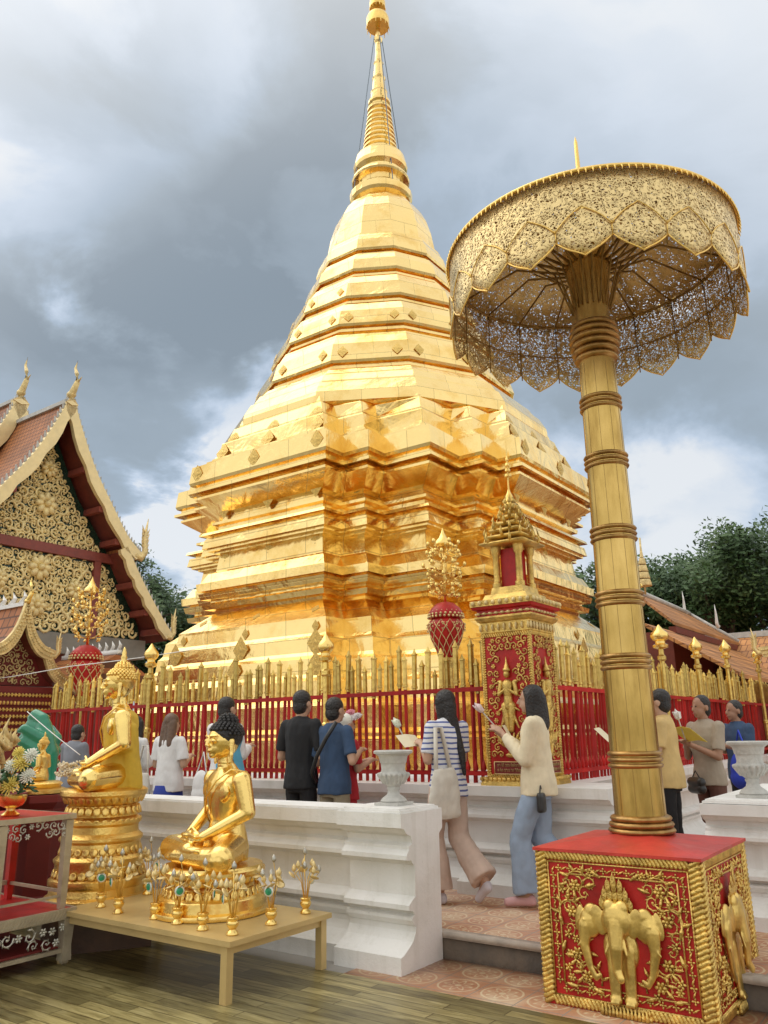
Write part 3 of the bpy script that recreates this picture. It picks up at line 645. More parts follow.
# red mosaic vases holding gilt trees
def mosaic_vase(A, B, zt, label, s=1.0):
    """zt = z of dome top"""
    e = empty('mosaic_vase', A, B, 1.0, 0, label, 'vase', 'red mosaic vases holding gilt trees inside the fence')
    T = zt-1.0
    mb = MB(); mb.lathe([(.14*s,0),(.14*s,.05),(.07*s,.09),(.06*s,T-.75*s),(.10*s,T-.70*s),(.10*s,T-.64*s)], (0,0,0), 16); mb.build('foot', MT['goldbar'], e, auto=R(35))
    prof = [(.09,-.64),(.10,-.60),(.14,-.5),(.18,-.40),(.205,-.30),(.20,-.24),(.165,-.20),(.15,-.185)]
    mb = MB(); mb.lathe([(r*s, T+z*s) for r, z in prof], (0,0,0), 24); body = mb.build('vase_body', MT['red'], e, True)
    mb = MB()
    for k in range(12):                     # diagonal gilt lattice
        for sg in (1, -1):
            pts = []
            for j in range(9):
                f = j/8; z = -.62+f*.40; r = [p for p in prof if p[1] <= z+.001][-1]; nx_ = [p for p in prof if p[1] > z][0]
                g = (z-r[1])/(nx_[1]-r[1]); rr_ = r[0]+(nx_[0]-r[0])*g+.004; a = 2*pi*k/12+sg*f*1.3
                pts.append((rr_*s*math.cos(a), rr_*s*math.sin(a), T+z*s))
            mb.tube(pts, .0055*s, 4)
    for k in range(8):
        a = 2*pi*(k+.5)/8
        for q in range(10):
            th = q/10*2*pi; x_ = .05*math.sin(th)**3; z_ = .012*(13*math.cos(th)-5*math.cos(2*th)-2*math.cos(3*th)-math.cos(4*th))/4
            mb.ell(((.215*math.cos(a)-x_*math.sin(a))*s, (.215*math.sin(a)+x_*math.cos(a))*s, T+(-.29+z_)*s), .009*s, 5, 4)
    mb.build('gilt_lattice', MT['goldpale'], body, True)
    mb = MB(); mb.lathe([(.16*s,T-.20*s),(.19*s,T-.19*s),(.2*s,T-.165*s),(.195*s,T-.12*s),(.16*s,T-.07*s),(.10*s,T-.02*s),(.03*s,T)], (0,0,0), 20); dm = mb.build('dome', MT['red'], e, True)
    mb = MB()
    for j in range(6):
        z = T+(-.18+j*.03)*s; r = (.203,.198,.18,.155,.115,.065)[j]*s; n = 26-3*j
        for k in range(n):
            a = 2*pi*(k+.5*(j%2))/n; mb.ell((r*math.cos(a), r*math.sin(a), z), (.015*s,)*3, 5, 4)
    mb.build('bead_rows', MT['goldpale'], dm, True)
    # gilt tree
    mb = MB(); mb.tube([(0,0,T-.02),(0,0,T+.72*s)], [.018*s,.012*s], 8); tr = mb.build('tree_stem', MT['gold'], e, True)
    mb = MB(); mb.lathe([(.02*s,T+.66*s),(.10*s,T+.68*s),(.095*s,T+.71*s),(.05*s,T+.76*s),(.02*s,T+.82*s),(.002,T+.88*s)], (0,0,0), 12); mb.build('tip_parasol', MT['gold'], e, auto=R(40))
    mb = MB(); rnd = random.Random(int(A*10))
    for j in range(5):
        for k in range(6):
            a = 2*pi*k/6+j*.5; z = T+(.10+j*.13)*s; L = (.24-.03*abs(j-2))*s
            p1 = Vector((math.cos(a)*L*.5, math.sin(a)*L*.5, z-.01)); p2 = Vector((math.cos(a)*L, math.sin(a)*L, z+.06*s))
            mb.tube([(0,0,z-.03), p1, p2], .005*s, 4)
            mb.ell(p2+Vector((0,0,.015)), (.022*s,.022*s,.03*s), 6, 5)
            for q in range(3):
                b_ = a+rnd.uniform(-.8,.8); c = p1+Vector((math.cos(b_), math.sin(b_), rnd.uniform(-.5,.7)))*.06*s
                mb.ell(c, (.035*s,.010*s,.022*s), 5, 4, (rnd.uniform(-1,1), rnd.uniform(-1,1), b_))
    mb.build('gilt_leaves', MT['gold'], e, True)
mosaic_vase(7.45, 4.55, 2.86, 'red mosaic vase with a gilt tree, left of the tall red shrine', .95)
mosaic_vase(7.6, 11.3, 2.92, 'red mosaic vase with a gilt tree in front of the carved gable', 1.25)
mosaic_vase(11.3, 3.9, 3.0, 'red mosaic vase with a gilt tree right of the parasol pole', 1.1)

# ================================================================== SHRINE ON THE CORNER PLINTH
sh = empty('corner_shrine', 6.70, 3.33, 1.035, 0, 'tall red and gold shrine post with relief deities and a tiny spired pavilion', 'shrine')
hw = .235
mb = MB(); mb.lathe([(hw*1.75,0),(hw*1.75,.02),(hw*1.65,.05),(hw*1.45,.06)], (0,0,0), 4, pi/4)
for k in range(4):
    for i in range(14):
        x = -hw*1.2+i*(hw*2.4/13); v = Vector((x, -hw*1.2, .055)); v.rotate(Euler((0,0,k*pi/2))); mb.ell(v, (.02,.02,.018), 6, 4)
mb.build('base_moulding', MT['goldrelief'], sh, auto=R(40))
mb = MB(); mb.box(-hw, hw, -hw, hw, .05, 1.30); mb.build('red_box', MT['red'], sh)
mb = MB()
for k in range(4):
    for x in (-hw, hw):
        p = Vector((x*.98, -hw-.004, .06)); q = Vector((x*.98, -hw-.004, 1.30)); e3 = Euler((0,0,k*pi/2)); p.rotate(e3); q.rotate(e3)
        n3 = Vector((0,-1,0)); n3.rotate(e3); rope(mb, p, q, .019, .022, n3)
    for z in (.075, 1.285):
        p = Vector((-hw, -hw-.004, z)); q = Vector((hw, -hw-.004, z)); p.rotate(e3); q.rotate(e3); rope(mb, p, q, .018, .022, n3)
mb.build('rope_border', MT['goldrelief'], sh, True)
def deity(mb, s=1.0, z0=.36):
    """praying figure standing on a lotus vase, relief in the x-z plane"""
    y = -.012
    mb.ell((0,y,z0-.11), (.10,.03,.045), 12, 6)
    for i in range(7): mb.cap(((i-3)*.03, y-.01, z0-.09), .018, ((i-3)*.042, y-.01, z0-.03), .008, 6)
    mb.cap((0,y,z0-.2), .02, (0,y,z0-.13), .035, 8); mb.ell((0,y,z0-.21), (.06,.02,.02), 8, 5)
    mb.cap((-.018,y,z0), .024, (-.03,y,z0+.2), .04, 8); mb.cap((.018,y,z0), .024, (.03,y,z0+.2), .04, 8)
    for sg in (-1,1):
        mb.cap((sg*.04,y,z0+.12), .02, (sg*.085,y,z0+.02), .008, 6); mb.cap((sg*.03,y,z0+.2), .02, (sg*.10,y,z0+.16), .006, 6)
        mb.cap((sg*.065,y,z0+.40), .022, (sg*.085,y-.01,z0+.30), .018, 8); mb.cap((sg*.085,y-.01,z0+.30), .016, (sg*.01,y-.03,z0+.345), .012, 8)
        mb.ell((sg*.075,y,z0+.41), (.03,.02,.016), 6, 5)
    mb.cap((0,y,z0+.2), .045, (0,y,z0+.3), .036, 10); mb.cap((0,y,z0+.3), .04, (0,y,z0+.38), .052, 10)
    mb.cap((0,y-.01,z0+.36), .012, (0,y-.02,z0+.42), .006, 6)
    mb.ell((0,y-.012,z0+.475), (.028,.03,.035), 10, 8); mb.lathe([(.036,0),(.034,.02),(.022,.03),(.02,.05),(.012,.06),(.009,.09),(.002,.13)], (0,y-.005,z0+.50), 8)
for k in range(4):
    mb = MB(); deity(mb, 1, .46)
    scroll_field(mb, lambda x, z: abs(x) > .085 or z > 1.16 or (z < .30 and abs(x) > .06), -hw+.03, hw-.03, .22, 1.26, .034, -.006, .19, 5+k, .15, .2)
    o = mb.build('relief_panel', MT['goldrelief'], sh, True); o.rotation_euler = (0,0,-k*pi/2)
    v = Vector((0,-hw-.004,0)); v.rotate(Euler((0,0,-k*pi/2))); o.location = v
    mb = MB(); mb.box(-.165, .165, -.01, 0, .10, .19); pl = mb.build('text_plaque', MT['redmat'], sh); pl.rotation_euler = o.rotation_euler; pl.location = v*1.01
    mb = MB(); rnd = random.Random(3)
    for z in (.165, .125):
        x = -.14
        while x < .14:
            w_ = rnd.uniform(.007,.013); mb.tube([(x, -.013, z-.010), (x, -.013, z+.008), (x+w_*.6, -.013, z+.012), (x+w_, -.013, z+.006), (x+w_, -.013, z-.010)], .0018, 4)
            if rnd.random() < .35: mb.tube([(x, -.013, z+.016), (x+w_, -.013, z+.019)], .0016, 4)
            x += w_+rnd.choice((.005,.005,.014))
    for z in (.095, .195): mb.tube([(-.17,-.012,z),(.17,-.012,z)], .004, 5)
    for x in (-.17, .17): mb.tube([(x,-.012,.095),(x,-.012,.195)], .004, 5)
    mb.build('lettering', MT['goldpale'], pl, True)
q2 = math.sqrt(2)
mb = MB(); mb.lathe([(r*q2, z) for r, z in ((hw+.0,1.298),(hw+.012,1.31),(hw+.012,1.40),(hw+.03,1.41),(hw+.05,1.44),(hw+.05,1.455))], (0,0,0), 4, pi/4); mb.build('lower_cornice', MT['goldrelief'], sh)
mb = MB(); mb.lathe([(r*q2, z) for r, z in ((hw+.03,1.456),(hw+.03,1.51),(hw+.06,1.52),(hw+.07,1.545))], (0,0,0), 4, pi/4); mb.build('red_cornice', MT['red'], sh)
mb = MB()
for k in range(4):
    e3 = Euler((0,0,k*pi/2))
    for zz, dd in ((1.482,.033),(1.575,.068),(1.355,.010)):
        v = [Vector((sx2*(hw+dd), -hw-dd+.001, zz+sz2)) for sx2, sz2 in ((-1,-.006),(1,-.006),(1,.006),(-1,.006))]; v += [q+Vector((0,.01,0)) for q in v]
        for q in v: q.rotate(e3)
        mb.add(v, [(0,1,2,3),(7,6,5,4),(0,4,5,1),(1,5,6,2),(2,6,7,3),(3,7,4,0)])
    for i in range(9):
        v = Vector((-hw-.01+i*(2*hw+.02)/8, -hw-.04, 1.482)); v.rotate(e3); mb.ell(v, (.022,.022,.014), 6, 5)
        v = Vector((-hw-.04+i*(2*hw+.08)/8, -hw-.075, 1.575)); v.rotate(e3); mb.ell(v, (.028,.02,.024), 6, 5)
        v = Vector((-hw+i*(2*hw)/8, -hw-.017, 1.355)); v.rotate(e3); mb.ell(v, (.024,.012,.035), 6, 5)
mb.build('bead_rows', MT['goldpale'], sh, True)
mb = MB(); mb.lathe([(r*q2, z) for r, z in ((hw+.075,1.546),(hw+.075,1.60),(hw-.01,1.61),(hw-.03,1.66),(hw-.07,1.67),(hw-.08,1.73))], (0,0,0), 4, pi/4); mb.build('upper_cornice', MT['goldrelief'], sh)
for sx_ in (-1,1):
    for sy_ in (-1,1):
        mb = MB(); mb.lathe([(.045,0),(.045,.04),(.032,.05),(.03,.30),(.042,.32),(.048,.36),(.05,.4)], (sx_*.115, sy_*.115, 1.73), 10); mb.build('column', MT['goldrelief'], sh, auto=R(40))
mb = MB(); mb.box(-.085,.085,-.085,.085,1.73,2.1); mb.build('curtain', MT['red'], sh)
mb = MB()
for i in range(7):
    f = i/6; r = .24*(1-f)**1.1+.03; z = 2.12+f*.40
    mb.lathe([(r*.9*q2*.8, z),(r*q2*.85, z+.015),(r*q2*.85, z+.03),(r*.7*q2*.8, z+.055)], (0,0,0), 4, pi/4)
    for k in range(8):
        a = k*pi/4+pi/4*(0 if i % 2 else 1)*.5+pi/4; rr_ = r*(1.05 if k % 2 == 0 else .85)
        p = Vector((rr_*math.cos(a), rr_*math.sin(a), z+.02)); mb.tube([p, p*1.0+Vector((.03*math.cos(a), .03*math.sin(a), .04)), p+Vector((.012*math.cos(a), .012*math.sin(a), .12*(1-f*.4)))], [.018,.014,.003], 5)
mb.build('tiered_roof', MT['goldrelief'], sh, True)
mb = MB(); mb.lathe([(.05,2.5),(.06,2.54),(.035,2.58),(.04,2.62),(.02,2.66),(.008,2.7),(.007,2.82)]+[q for k in range(4) for q in ((.007,2.82+k*.055),(.034-.006*k,2.825+k*.055),(.03-.006*k,2.85+k*.055),(.007,2.86+k*.055))]+[(.005,3.08),(.001,3.22)], (0,0,0), 10); mb.build('spire', MT['goldsatin'], sh, auto=R(40))
# ================================================================== PARASOL PEDESTAL
pd = empty('parasol_pedestal', 5.125, 1.805, .004, 0, 'red box pedestal with gilt three-headed elephant reliefs, under the giant parasol', 'pedestal')
ha, hb, ph = .475, .465, .80
mb = MB(); mb.box(-ha, ha, -hb, hb, 0, ph); mb.build('box', MT['red'], pd)
mb = MB(); mb.loft([[(-ha-.02,-hb-.02,ph),(ha+.02,-hb-.02,ph),(ha+.02,hb+.02,ph),(-ha-.02,hb+.02,ph)], [(-ha-.02,-hb-.02,ph+.016),(ha+.02,-hb-.02,ph+.016),(ha+.02,hb+.02,ph+.016),(-ha-.02,hb+.02,ph+.016)], [(-.06,-.06,ph+.075),(.06,-.06,ph+.075),(.06,.06,ph+.075),(-.06,.06,ph+.075)]])
mb.build('top_board', MT['redtop'], pd)
def face_place(o, k, off):
    v = Vector((0, -off, 0)); e3 = Euler((0, 0, -k*pi/2)); v.rotate(e3); o.location = v; o.rotation_euler = e3
def elephant(name, parent):
    P_ = []
    E_ = lambda c, r, rot=None: P_.append(('e', c, r) if rot is None else ('e', c, r, rot))
    Cc = lambda *a: P_.append(('c',)+a)
    # body and forelegs
    E_((0,.0,.30), (.12,.06,.14)); 
    for s in (-1, 1):
        Cc((s*.052,-.02,.30), .046, (s*.05,-.04,.06), .036); E_((s*.05,-.05,.035), (.042,.045,.03))
        for q in (-1,0,1): E_((s*.05+q*.02,-.09,.022), (.011,.012,.012))
    # central head
    E_((0,-.07,.46), (.10,.085,.10)); E_((-.04,-.07,.53), (.045,.05,.045)); E_((.04,-.07,.53), (.045,.05,.045))
    Cc((0,-.10,.45), .062, (0,-.145,.32), .044); Cc((0,-.145,.32), .044, (-.005,-.14,.20), .030); Cc((-.005,-.14,.20), .030, (.02,-.165,.165), .026)
    for s in (-1,1):
        E_((s*.118,-.075,.455), (.048,.018,.085), (0, s*.3, 0)); E_((s*.265,-.03,.45), (.03,.02,.075), (0, -s*.2, 0)); Cc((s*.045,-.12,.36), .014, (s*.07,-.16,.29), .008)
        E_((s*.045,-.125,.475), (.016,.012,.012))
        # side heads
        E_((s*.19,-.03,.43), (.075,.06,.085)); E_((s*.175,-.03,.49), (.055,.05,.05))
        Cc((s*.225,-.05,.41), .05, (s*.235,-.06,.31), .034); Cc((s*.235,-.06,.31), .034, (s*.205,-.06,.19), .022); Cc((s*.205,-.06,.19), .022, (s*.17,-.06,.135), .017); Cc((s*.17,-.06,.135), .017, (s*.14,-.06,.155), .012)
        E_((s*.145,-.06,.44), (.03,.02,.07)); Cc((s*.22,-.075,.35), .012, (s*.275,-.09,.30), .006); E_((s*.22,-.082,.445), (.014,.012,.011))
    o = blob(name, P_, MT['goldbeast'], parent, .006, 1)
    mb = MB()                                 # pointed crown of leaves
    for row, (n, r, z, h) in enumerate(((7,.095,.52,.07),(5,.07,.57,.075),(3,.04,.62,.075),(1,0,.64,.085))):
        for i in range(n):
            x = 0 if n == 1 else -r+2*r*i/(n-1)
            mb.ell((x, -.055-.01*row, z+h*.35), (.021,.014,h*.5), 8, 6); mb.cap((x,-.06-.01*row,z+h*.6), .01, (x,-.06-.01*row,z+h), .002, 6)
    mb.build('crown', MT['goldrelief'], o, True)
    return o
def leafy(mb, x, z, L, a, w_=.4):
    p = Vector((x,-.006,z)); d = Vector((math.cos(a),0,math.sin(a)))
    mb.cap(p, L*w_*.25, p+d*L*.5+Vector((0,-.004,0)), L*w_*.42, 6); mb.cap(p+d*L*.5+Vector((0,-.004,0)), L*w_*.42, p+d*L, L*.04, 6)
for k, hwid in ((0, ha), (1, hb), (2, ha), (3, hb)):
    off = (hb if k % 2 == 0 else ha)
    W_ = hwid
    mb = MB(); z0, z1 = .0, ph
    for x in (-W_+.028, W_-.028): rope(mb, (x,-.004,z0+.01), (x,-.004,z1), .030, .026)
    for z in (z0+.03, z1-.02): rope(mb, (-W_+.05,-.003,z), (W_-.05,-.003,z), .024, .023)
    o = mb.build('rope_border', MT['goldrelief'], pd, True); face_place(o, k, off)
    mb = MB()
    for ins in (.065, .125):
        q = [(-W_+ins, z0+ins-.01), (W_-ins, z0+ins-.01), (W_-ins, z1-ins+.01), (-W_+ins, z1-ins+.01)]
        for i in range(4):
            (x0_, z0_), (x1_, z1_) = q[i], q[(i+1)%4]; mb.tube([(x0_,-.004,z0_),(x1_,-.004,z1_)], .0055, 5)
    n = 11
    for i in range(n):
        x = -W_+.13+i*(2*W_-.26)/(n-1)
        for z in (z0+.088, z1-.088):
            flower(mb, x, z, .022, -.002, 4); leafy(mb, x+.02, z-.008, .035, .5); 
    for i in range(10):
        z = z0+.13+i*(z1-z0-.26)/9
        for x in (-W_+.095, W_-.095): flower(mb, x, z, .022, -.002, 4); leafy(mb, x-.006, z+.018, .034, 1.1)
    o = mb.build('flower_border', MT['goldrelief'], pd, True); face_place(o, k, off)
    mb = MB()
    for s in (-1, 1):
        # scrolling stems with leaves and flowers in the four corners
        for (cx, cz, a0, sg, n_) in ((.24,.63,2.6,-1,9),(.27,.49,-.5,1,8),(.25,.28,1.9,1,8),(.20,.17,3.6,-1,8)):
            pts = []
            for j in range(14):
                f = j/13; r = .085*(1-f*.75); a = a0+sg*f*4.6; pts.append((s*(cx+r*math.cos(a)), -.004, cz+r*math.sin(a)))
            mb.tube(pts, [.007*(1-.5*j/13) for j in range(14)], 5)
            flower(mb, s*cx, cz, .037, -.008, 6)
            for j in range(1, 12, 2):
                p = pts[j]; ang = math.atan2(p[2]-cz, p[0]-s*cx)
                leafy(mb, p[0], p[2], .05, ang+s*sg*.5, .5)
        for (x, z) in ((.30,.37),(.15,.70),(.31,.20),(.32,.60),(.18,.12)): flower(mb, s*x, z, .028, -.006, 5)
        for (x, z, a) in ((.09,.68,.6),(.13,.64,-.3),(.33,.42,1.3),(.32,.33,-1.2),(.12,.10,.3),(.27,.11,.2)): leafy(mb, s*x, z, .06, a if s == 1 else pi-a, .5)
    scroll_field(mb, lambda x, z: (x/.25)**2+((z-.36)/.34)**2 > 1.0, -W_+.135, W_-.135, .12, ph-.12, .036, -.002, .15, 40+k, .3, .3)
    for zz in (.14, .28, .42, .56, .68):
        for sx2 in (-1, 1): mb.tube([(sx2*.20,.002,zz),(sx2*(W_-.14),.002,zz)], .004, 4)
    o = mb.build('scroll_relief', MT['goldrelief'], pd, True); face_place(o, k, off)
    if k < 2:
        el = elephant('elephant_relief', pd); face_place(el, k, off)
        el.location.z = .05; el.scale = (.84,.50,.92)
        mb = MB()
        for i in range(13):
            x = -.12+i*.02; mb.lathe([(.013,0),(.011,.02),(.004,.045),(.001,.05)], (x,-.03,.004), 6); mb.lathe([(.01,0),(.008,.012),(.001,.03)], (x+.01,-.015,.03), 6)
        mb.box(-.14,.14,-.02,0,.0,.02)
        o = mb.build('lotus_row', MT['goldrelief'], pd, True); face_place(o, k, off)

# ================================================================== GIANT PARASOL
MT['pole'] = None
m, t, b = nt('pole_brass'); tc = N(t, 'ShaderNodeTexCoord'); mp = N(t, 'ShaderNodeMapping'); mp.inputs['Scale'].default_value = (5, 5, .8); t.links.new(tc.outputs['Object'], mp.inputs[0])
no = N(t, 'ShaderNodeTexNoise', i_Scale=1.3, i_Detail=8.0, i_Roughness=.65); t.links.new(mp.outputs[0], no.inputs['Vector'])
n4 = N(t, 'ShaderNodeTexNoise', i_Scale=2.2, i_Detail=7.0); t.links.new(tc.outputs['Object'], n4.inputs['Vector'])
rp = ramp(t, no.outputs['Fac'], [(.28, (.32,.19,.045)), (.5, (.54,.36,.11)), (.75, (.72,.50,.18))])
r2 = ramp(t, n4.outputs['Fac'], [(.3, (.62,.6,.5)), (.6, (1,1,1))])
mx = N(t, 'ShaderNodeMix', data_type='RGBA', blend_type='MULTIPLY'); mx.inputs[0].default_value = .8; t.links.new(rp.outputs[0], mx.inputs[6]); t.links.new(r2.outputs[0], mx.inputs[7])
t.links.new(mx.outputs[2], b.inputs['Base Color']); b.inputs['Metallic'].default_value = .95; b.inputs['Roughness'].default_value = .27
bp = N(t, 'ShaderNodeBump', i_Strength=.3, i_Distance=.01); t.links.new(no.outputs['Fac'], bp.inputs['Height']); t.links.new(bp.outputs[0], b.inputs['Normal'])
rp.color_ramp.elements[1].color = (.64,.43,.13,1); rp.color_ramp.elements[2].color = (.82,.57,.20,1); MT['pole'] = m
MT['collar'] = basic('copper_gilt_collar', (.46,.27,.09), .32, .85, .3, 9, .2, 40, dirt=(.25,.12,.04))
MT['rib'] = basic('rusty_gilt_rib', (.36,.22,.07), .5, .7, .3, 12, dirt=(.12,.06,.02))
px0, py0 = W(5.17, 1.84)[0:2]
pr_ = bpy.data.objects.new('ceremonial_parasol', None); C.objects.link(pr_)
pr_.matrix_world = Matrix.Translation((px0+.03, py0, .86)) @ Matrix.Rotation(-.001, 4, 'Y') @ Matrix.Rotation(AN, 4, 'Z')
tag(pr_, 'giant golden parasol of pierced metal lace on a thick banded pole', 'parasol')
Z = lambda z: z-.86
def prad(z): return .155-(z-.9)*.0092
mb = MB(); mb.lathe([(prad(z), Z(z)) for z in (.86,1.3,1.9,2.5,3.1,3.7,4.05)]+[(.115,Z(4.3)),(.14,Z(4.6)),(.165,Z(4.82)),(.17,Z(4.93)),(.05,Z(4.95))], (0,0,0), 40); pole = mb.build('pole', MT['pole'], pr_, auto=R(60))
mb = MB()
for k in range(10):
    a = 2*pi*k/10+.2; mb.tube([((prad(z)+.0005)*math.cos(a), (prad(z)+.0005)*math.sin(a), Z(z)) for z in (.9,2,3,4)], .0012, 4)
mb.build('seam', MT['rib'], pole)
def torus_prof(z, r, t_=.017): return [(r-.004, Z(z-t_)),(r+t_*.75, Z(z-t_*.6)),(r+t_*1.1, Z(z)),(r+t_*.75, Z(z+t_*.6)),(r-.004, Z(z+t_))]
for zc in (1.30, 1.90, 2.32-.01, 2.75, 3.27, 3.70):
    mb = MB(); r = prad(zc)
    for dz in (-.036, 0, .036): mb.lathe(torus_prof(zc+dz, r, .017), (0,0,0), 40)
    mb.build('collar_ring', MT['collar'], pr_, True)
mb = MB()
for zc, rr_ in ((.885,.022),(.92,.016),(.955,.006)): mb.lathe(torus_prof(zc, .158+rr_, .02), (0,0,0), 40)
mb.build('foot_ring', MT['collar'], pr_, True)
mb = MB()
for zc, rr_ in ((4.05,.0),(4.10,.012),(4.15,.022),(4.20,.026),(4.25,.022),(4.30,.012)): mb.lathe(torus_prof(zc, .128+rr_, .026), (0,0,0), 40)
mb.build('neck_ring', MT['collar'], pr_, True)
CR, ZT, ZM, ZN, ZB = 1.03, 4.87, 4.62, 4.40, 4.27
NP = 19
cx_, cy_ = .015, -.0
def cy(a, z, dr=0.0): 
    r = CR+dr; return (cx_+r*math.cos(a), cy_+r*math.sin(a), Z(z))
mb = MB(); sub_ = 8; n = NP*sub_; rows = []
def edge_z(f):      # f in 0..1 across one petal: notch at ends, ogee tip in the middle
    q = 1-abs(2*f-1); return ZN-(ZN-ZB)*(math.sin(q*pi/2)**.9*.80+.20*q**6)
cols = []
for i in range(n+1):
    f = (i % sub_)/sub_; a = 2*pi*i/n; eb = edge_z(f)
    cols.append([cy(a, ZT-(ZT-eb)*j/5, .012*math.sin(pi*f)*(j/5)) for j in range(6)])
vs = [p for c in cols for p in c]; fs = []
for i in range(n):
    for j in range(5): fs.append((i*6+j, (i+1)*6+j, (i+1)*6+j+1, i*6+j+1))
mb.add(vs, fs); val = mb.build('lace_valance', MT['lace'], pr_, True)
md = val.modifiers.new('thick', 'SOLIDIFY'); md.thickness = .004
mb = MB()
for k in range(NP):
    for sgn_ in (0,):
        pts = [cy(2*pi*(k+f/12)/NP, edge_z(f/12), .004+.012*math.sin(pi*f/12)) for f in range(13)]; mb.tube(pts, .0065, 4)
        up = [cy(2*pi*(k+f/12)/NP, ZM+.0-(.10)*(1-abs(f/6-1)**.7) if False else ZM-.15+.15*(.82*math.cos((2*f/12-1)*pi/2)**.9+.18*(1-abs(2*f/12-1))**5) , .012) for f in range(13)]; mb.tube(up, .005, 4)
    a = 2*pi*k/NP; mb.tube([cy(a, ZN, .004), cy(a, ZM-.13, .012)], .004, 4)
mb.build('petal_rim', MT['goldsatin'], pr_, True)
mb = MB()
def ringtube(mb, z, r, th, n=72, seg=6):
    mb.loft([[(cx_+(r+th*math.cos(2*pi*k/seg))*math.cos(2*pi*i/n), cy_+(r+th*math.cos(2*pi*k/seg))*math.sin(2*pi*i/n), Z(z)+th*math.sin(2*pi*k/seg)) for k in range(seg)] for i in range(n+1)], cap=False)
ringtube(mb, ZT+.012, CR+.012, .013)
for i in range(150):
    a = 2*pi*i/150; p = Vector((cx_+(CR+.022)*math.cos(a), cy_+(CR+.022)*math.sin(a), Z(ZT))); mb.cap(p, .008, p+Vector((.006*math.cos(a), .006*math.sin(a), -.028)), .002, 5)
mb.build('toothed_rim', MT['goldsatin'], pr_, True)
mb = MB()
ringtube(mb, ZT-.012, CR-.02, .011); ringtube(mb, 4.58, CR-.012, .006); mb.build('hoop', MT['rib'], pr_, True)
mb = MB(); nn = 66; vs = []; fs = []
prof = [(CR+.01,ZT+.01),(.85,5.0),(.55,5.12),(.28,5.22),(.06,5.30)]
for i in range(nn+1):
    a = 2*pi*i/nn
    for r, z in prof: vs.append((cx_*(r/CR)+r*math.cos(a), cy_*(r/CR)+r*math.sin(a), Z(z)))
for i in range(nn):
    for j in range(4): fs.append((i*5+j, (i+1)*5+j, (i+1)*5+j+1, i*5+j+1))
mb.add(vs, fs); rf = mb.build('lace_roof', MT['lacetop'], pr_, True)
md = rf.modifiers.new('thick', 'SOLIDIFY'); md.thickness = .004
for k in range(NP):
    a = 2*pi*k/NP; mb = MB()
    e_ = Vector((cx_+(CR-.02)*math.cos(a), cy_+(CR-.02)*math.sin(a), Z(ZT-.01)))
    mb.tube([(.15*math.cos(a), .15*math.sin(a), Z(4.80)), (.55*math.cos(a), .55*math.sin(a), Z(4.97)), e_], [.012,.009,.007], 5)
    mb.tube([(.14*math.cos(a), .14*math.sin(a), Z(4.45)), (.24*math.cos(a), .24*math.sin(a), Z(4.78)), (.5*math.cos(a), .5*math.sin(a), Z(5.0))], [.007,.007,.006], 5)
    mb.tube([e_, cy(a, 4.34, -.012)], .005, 5)
    mb.build('rib', MT['rib'], pr_, True)
mb = MB(); mb.lathe([(.05,Z(5.28)),(.05,Z(5.34)),(.02,Z(5.36)),(.018,Z(5.62)),(.026,Z(5.63)),(.018,Z(5.66)),(.014,Z(5.92)),(.001,Z(5.98))], (.01,0,0), 10); mb.build('tip_rod', MT['goldsatin'], pr_, auto=R(40))

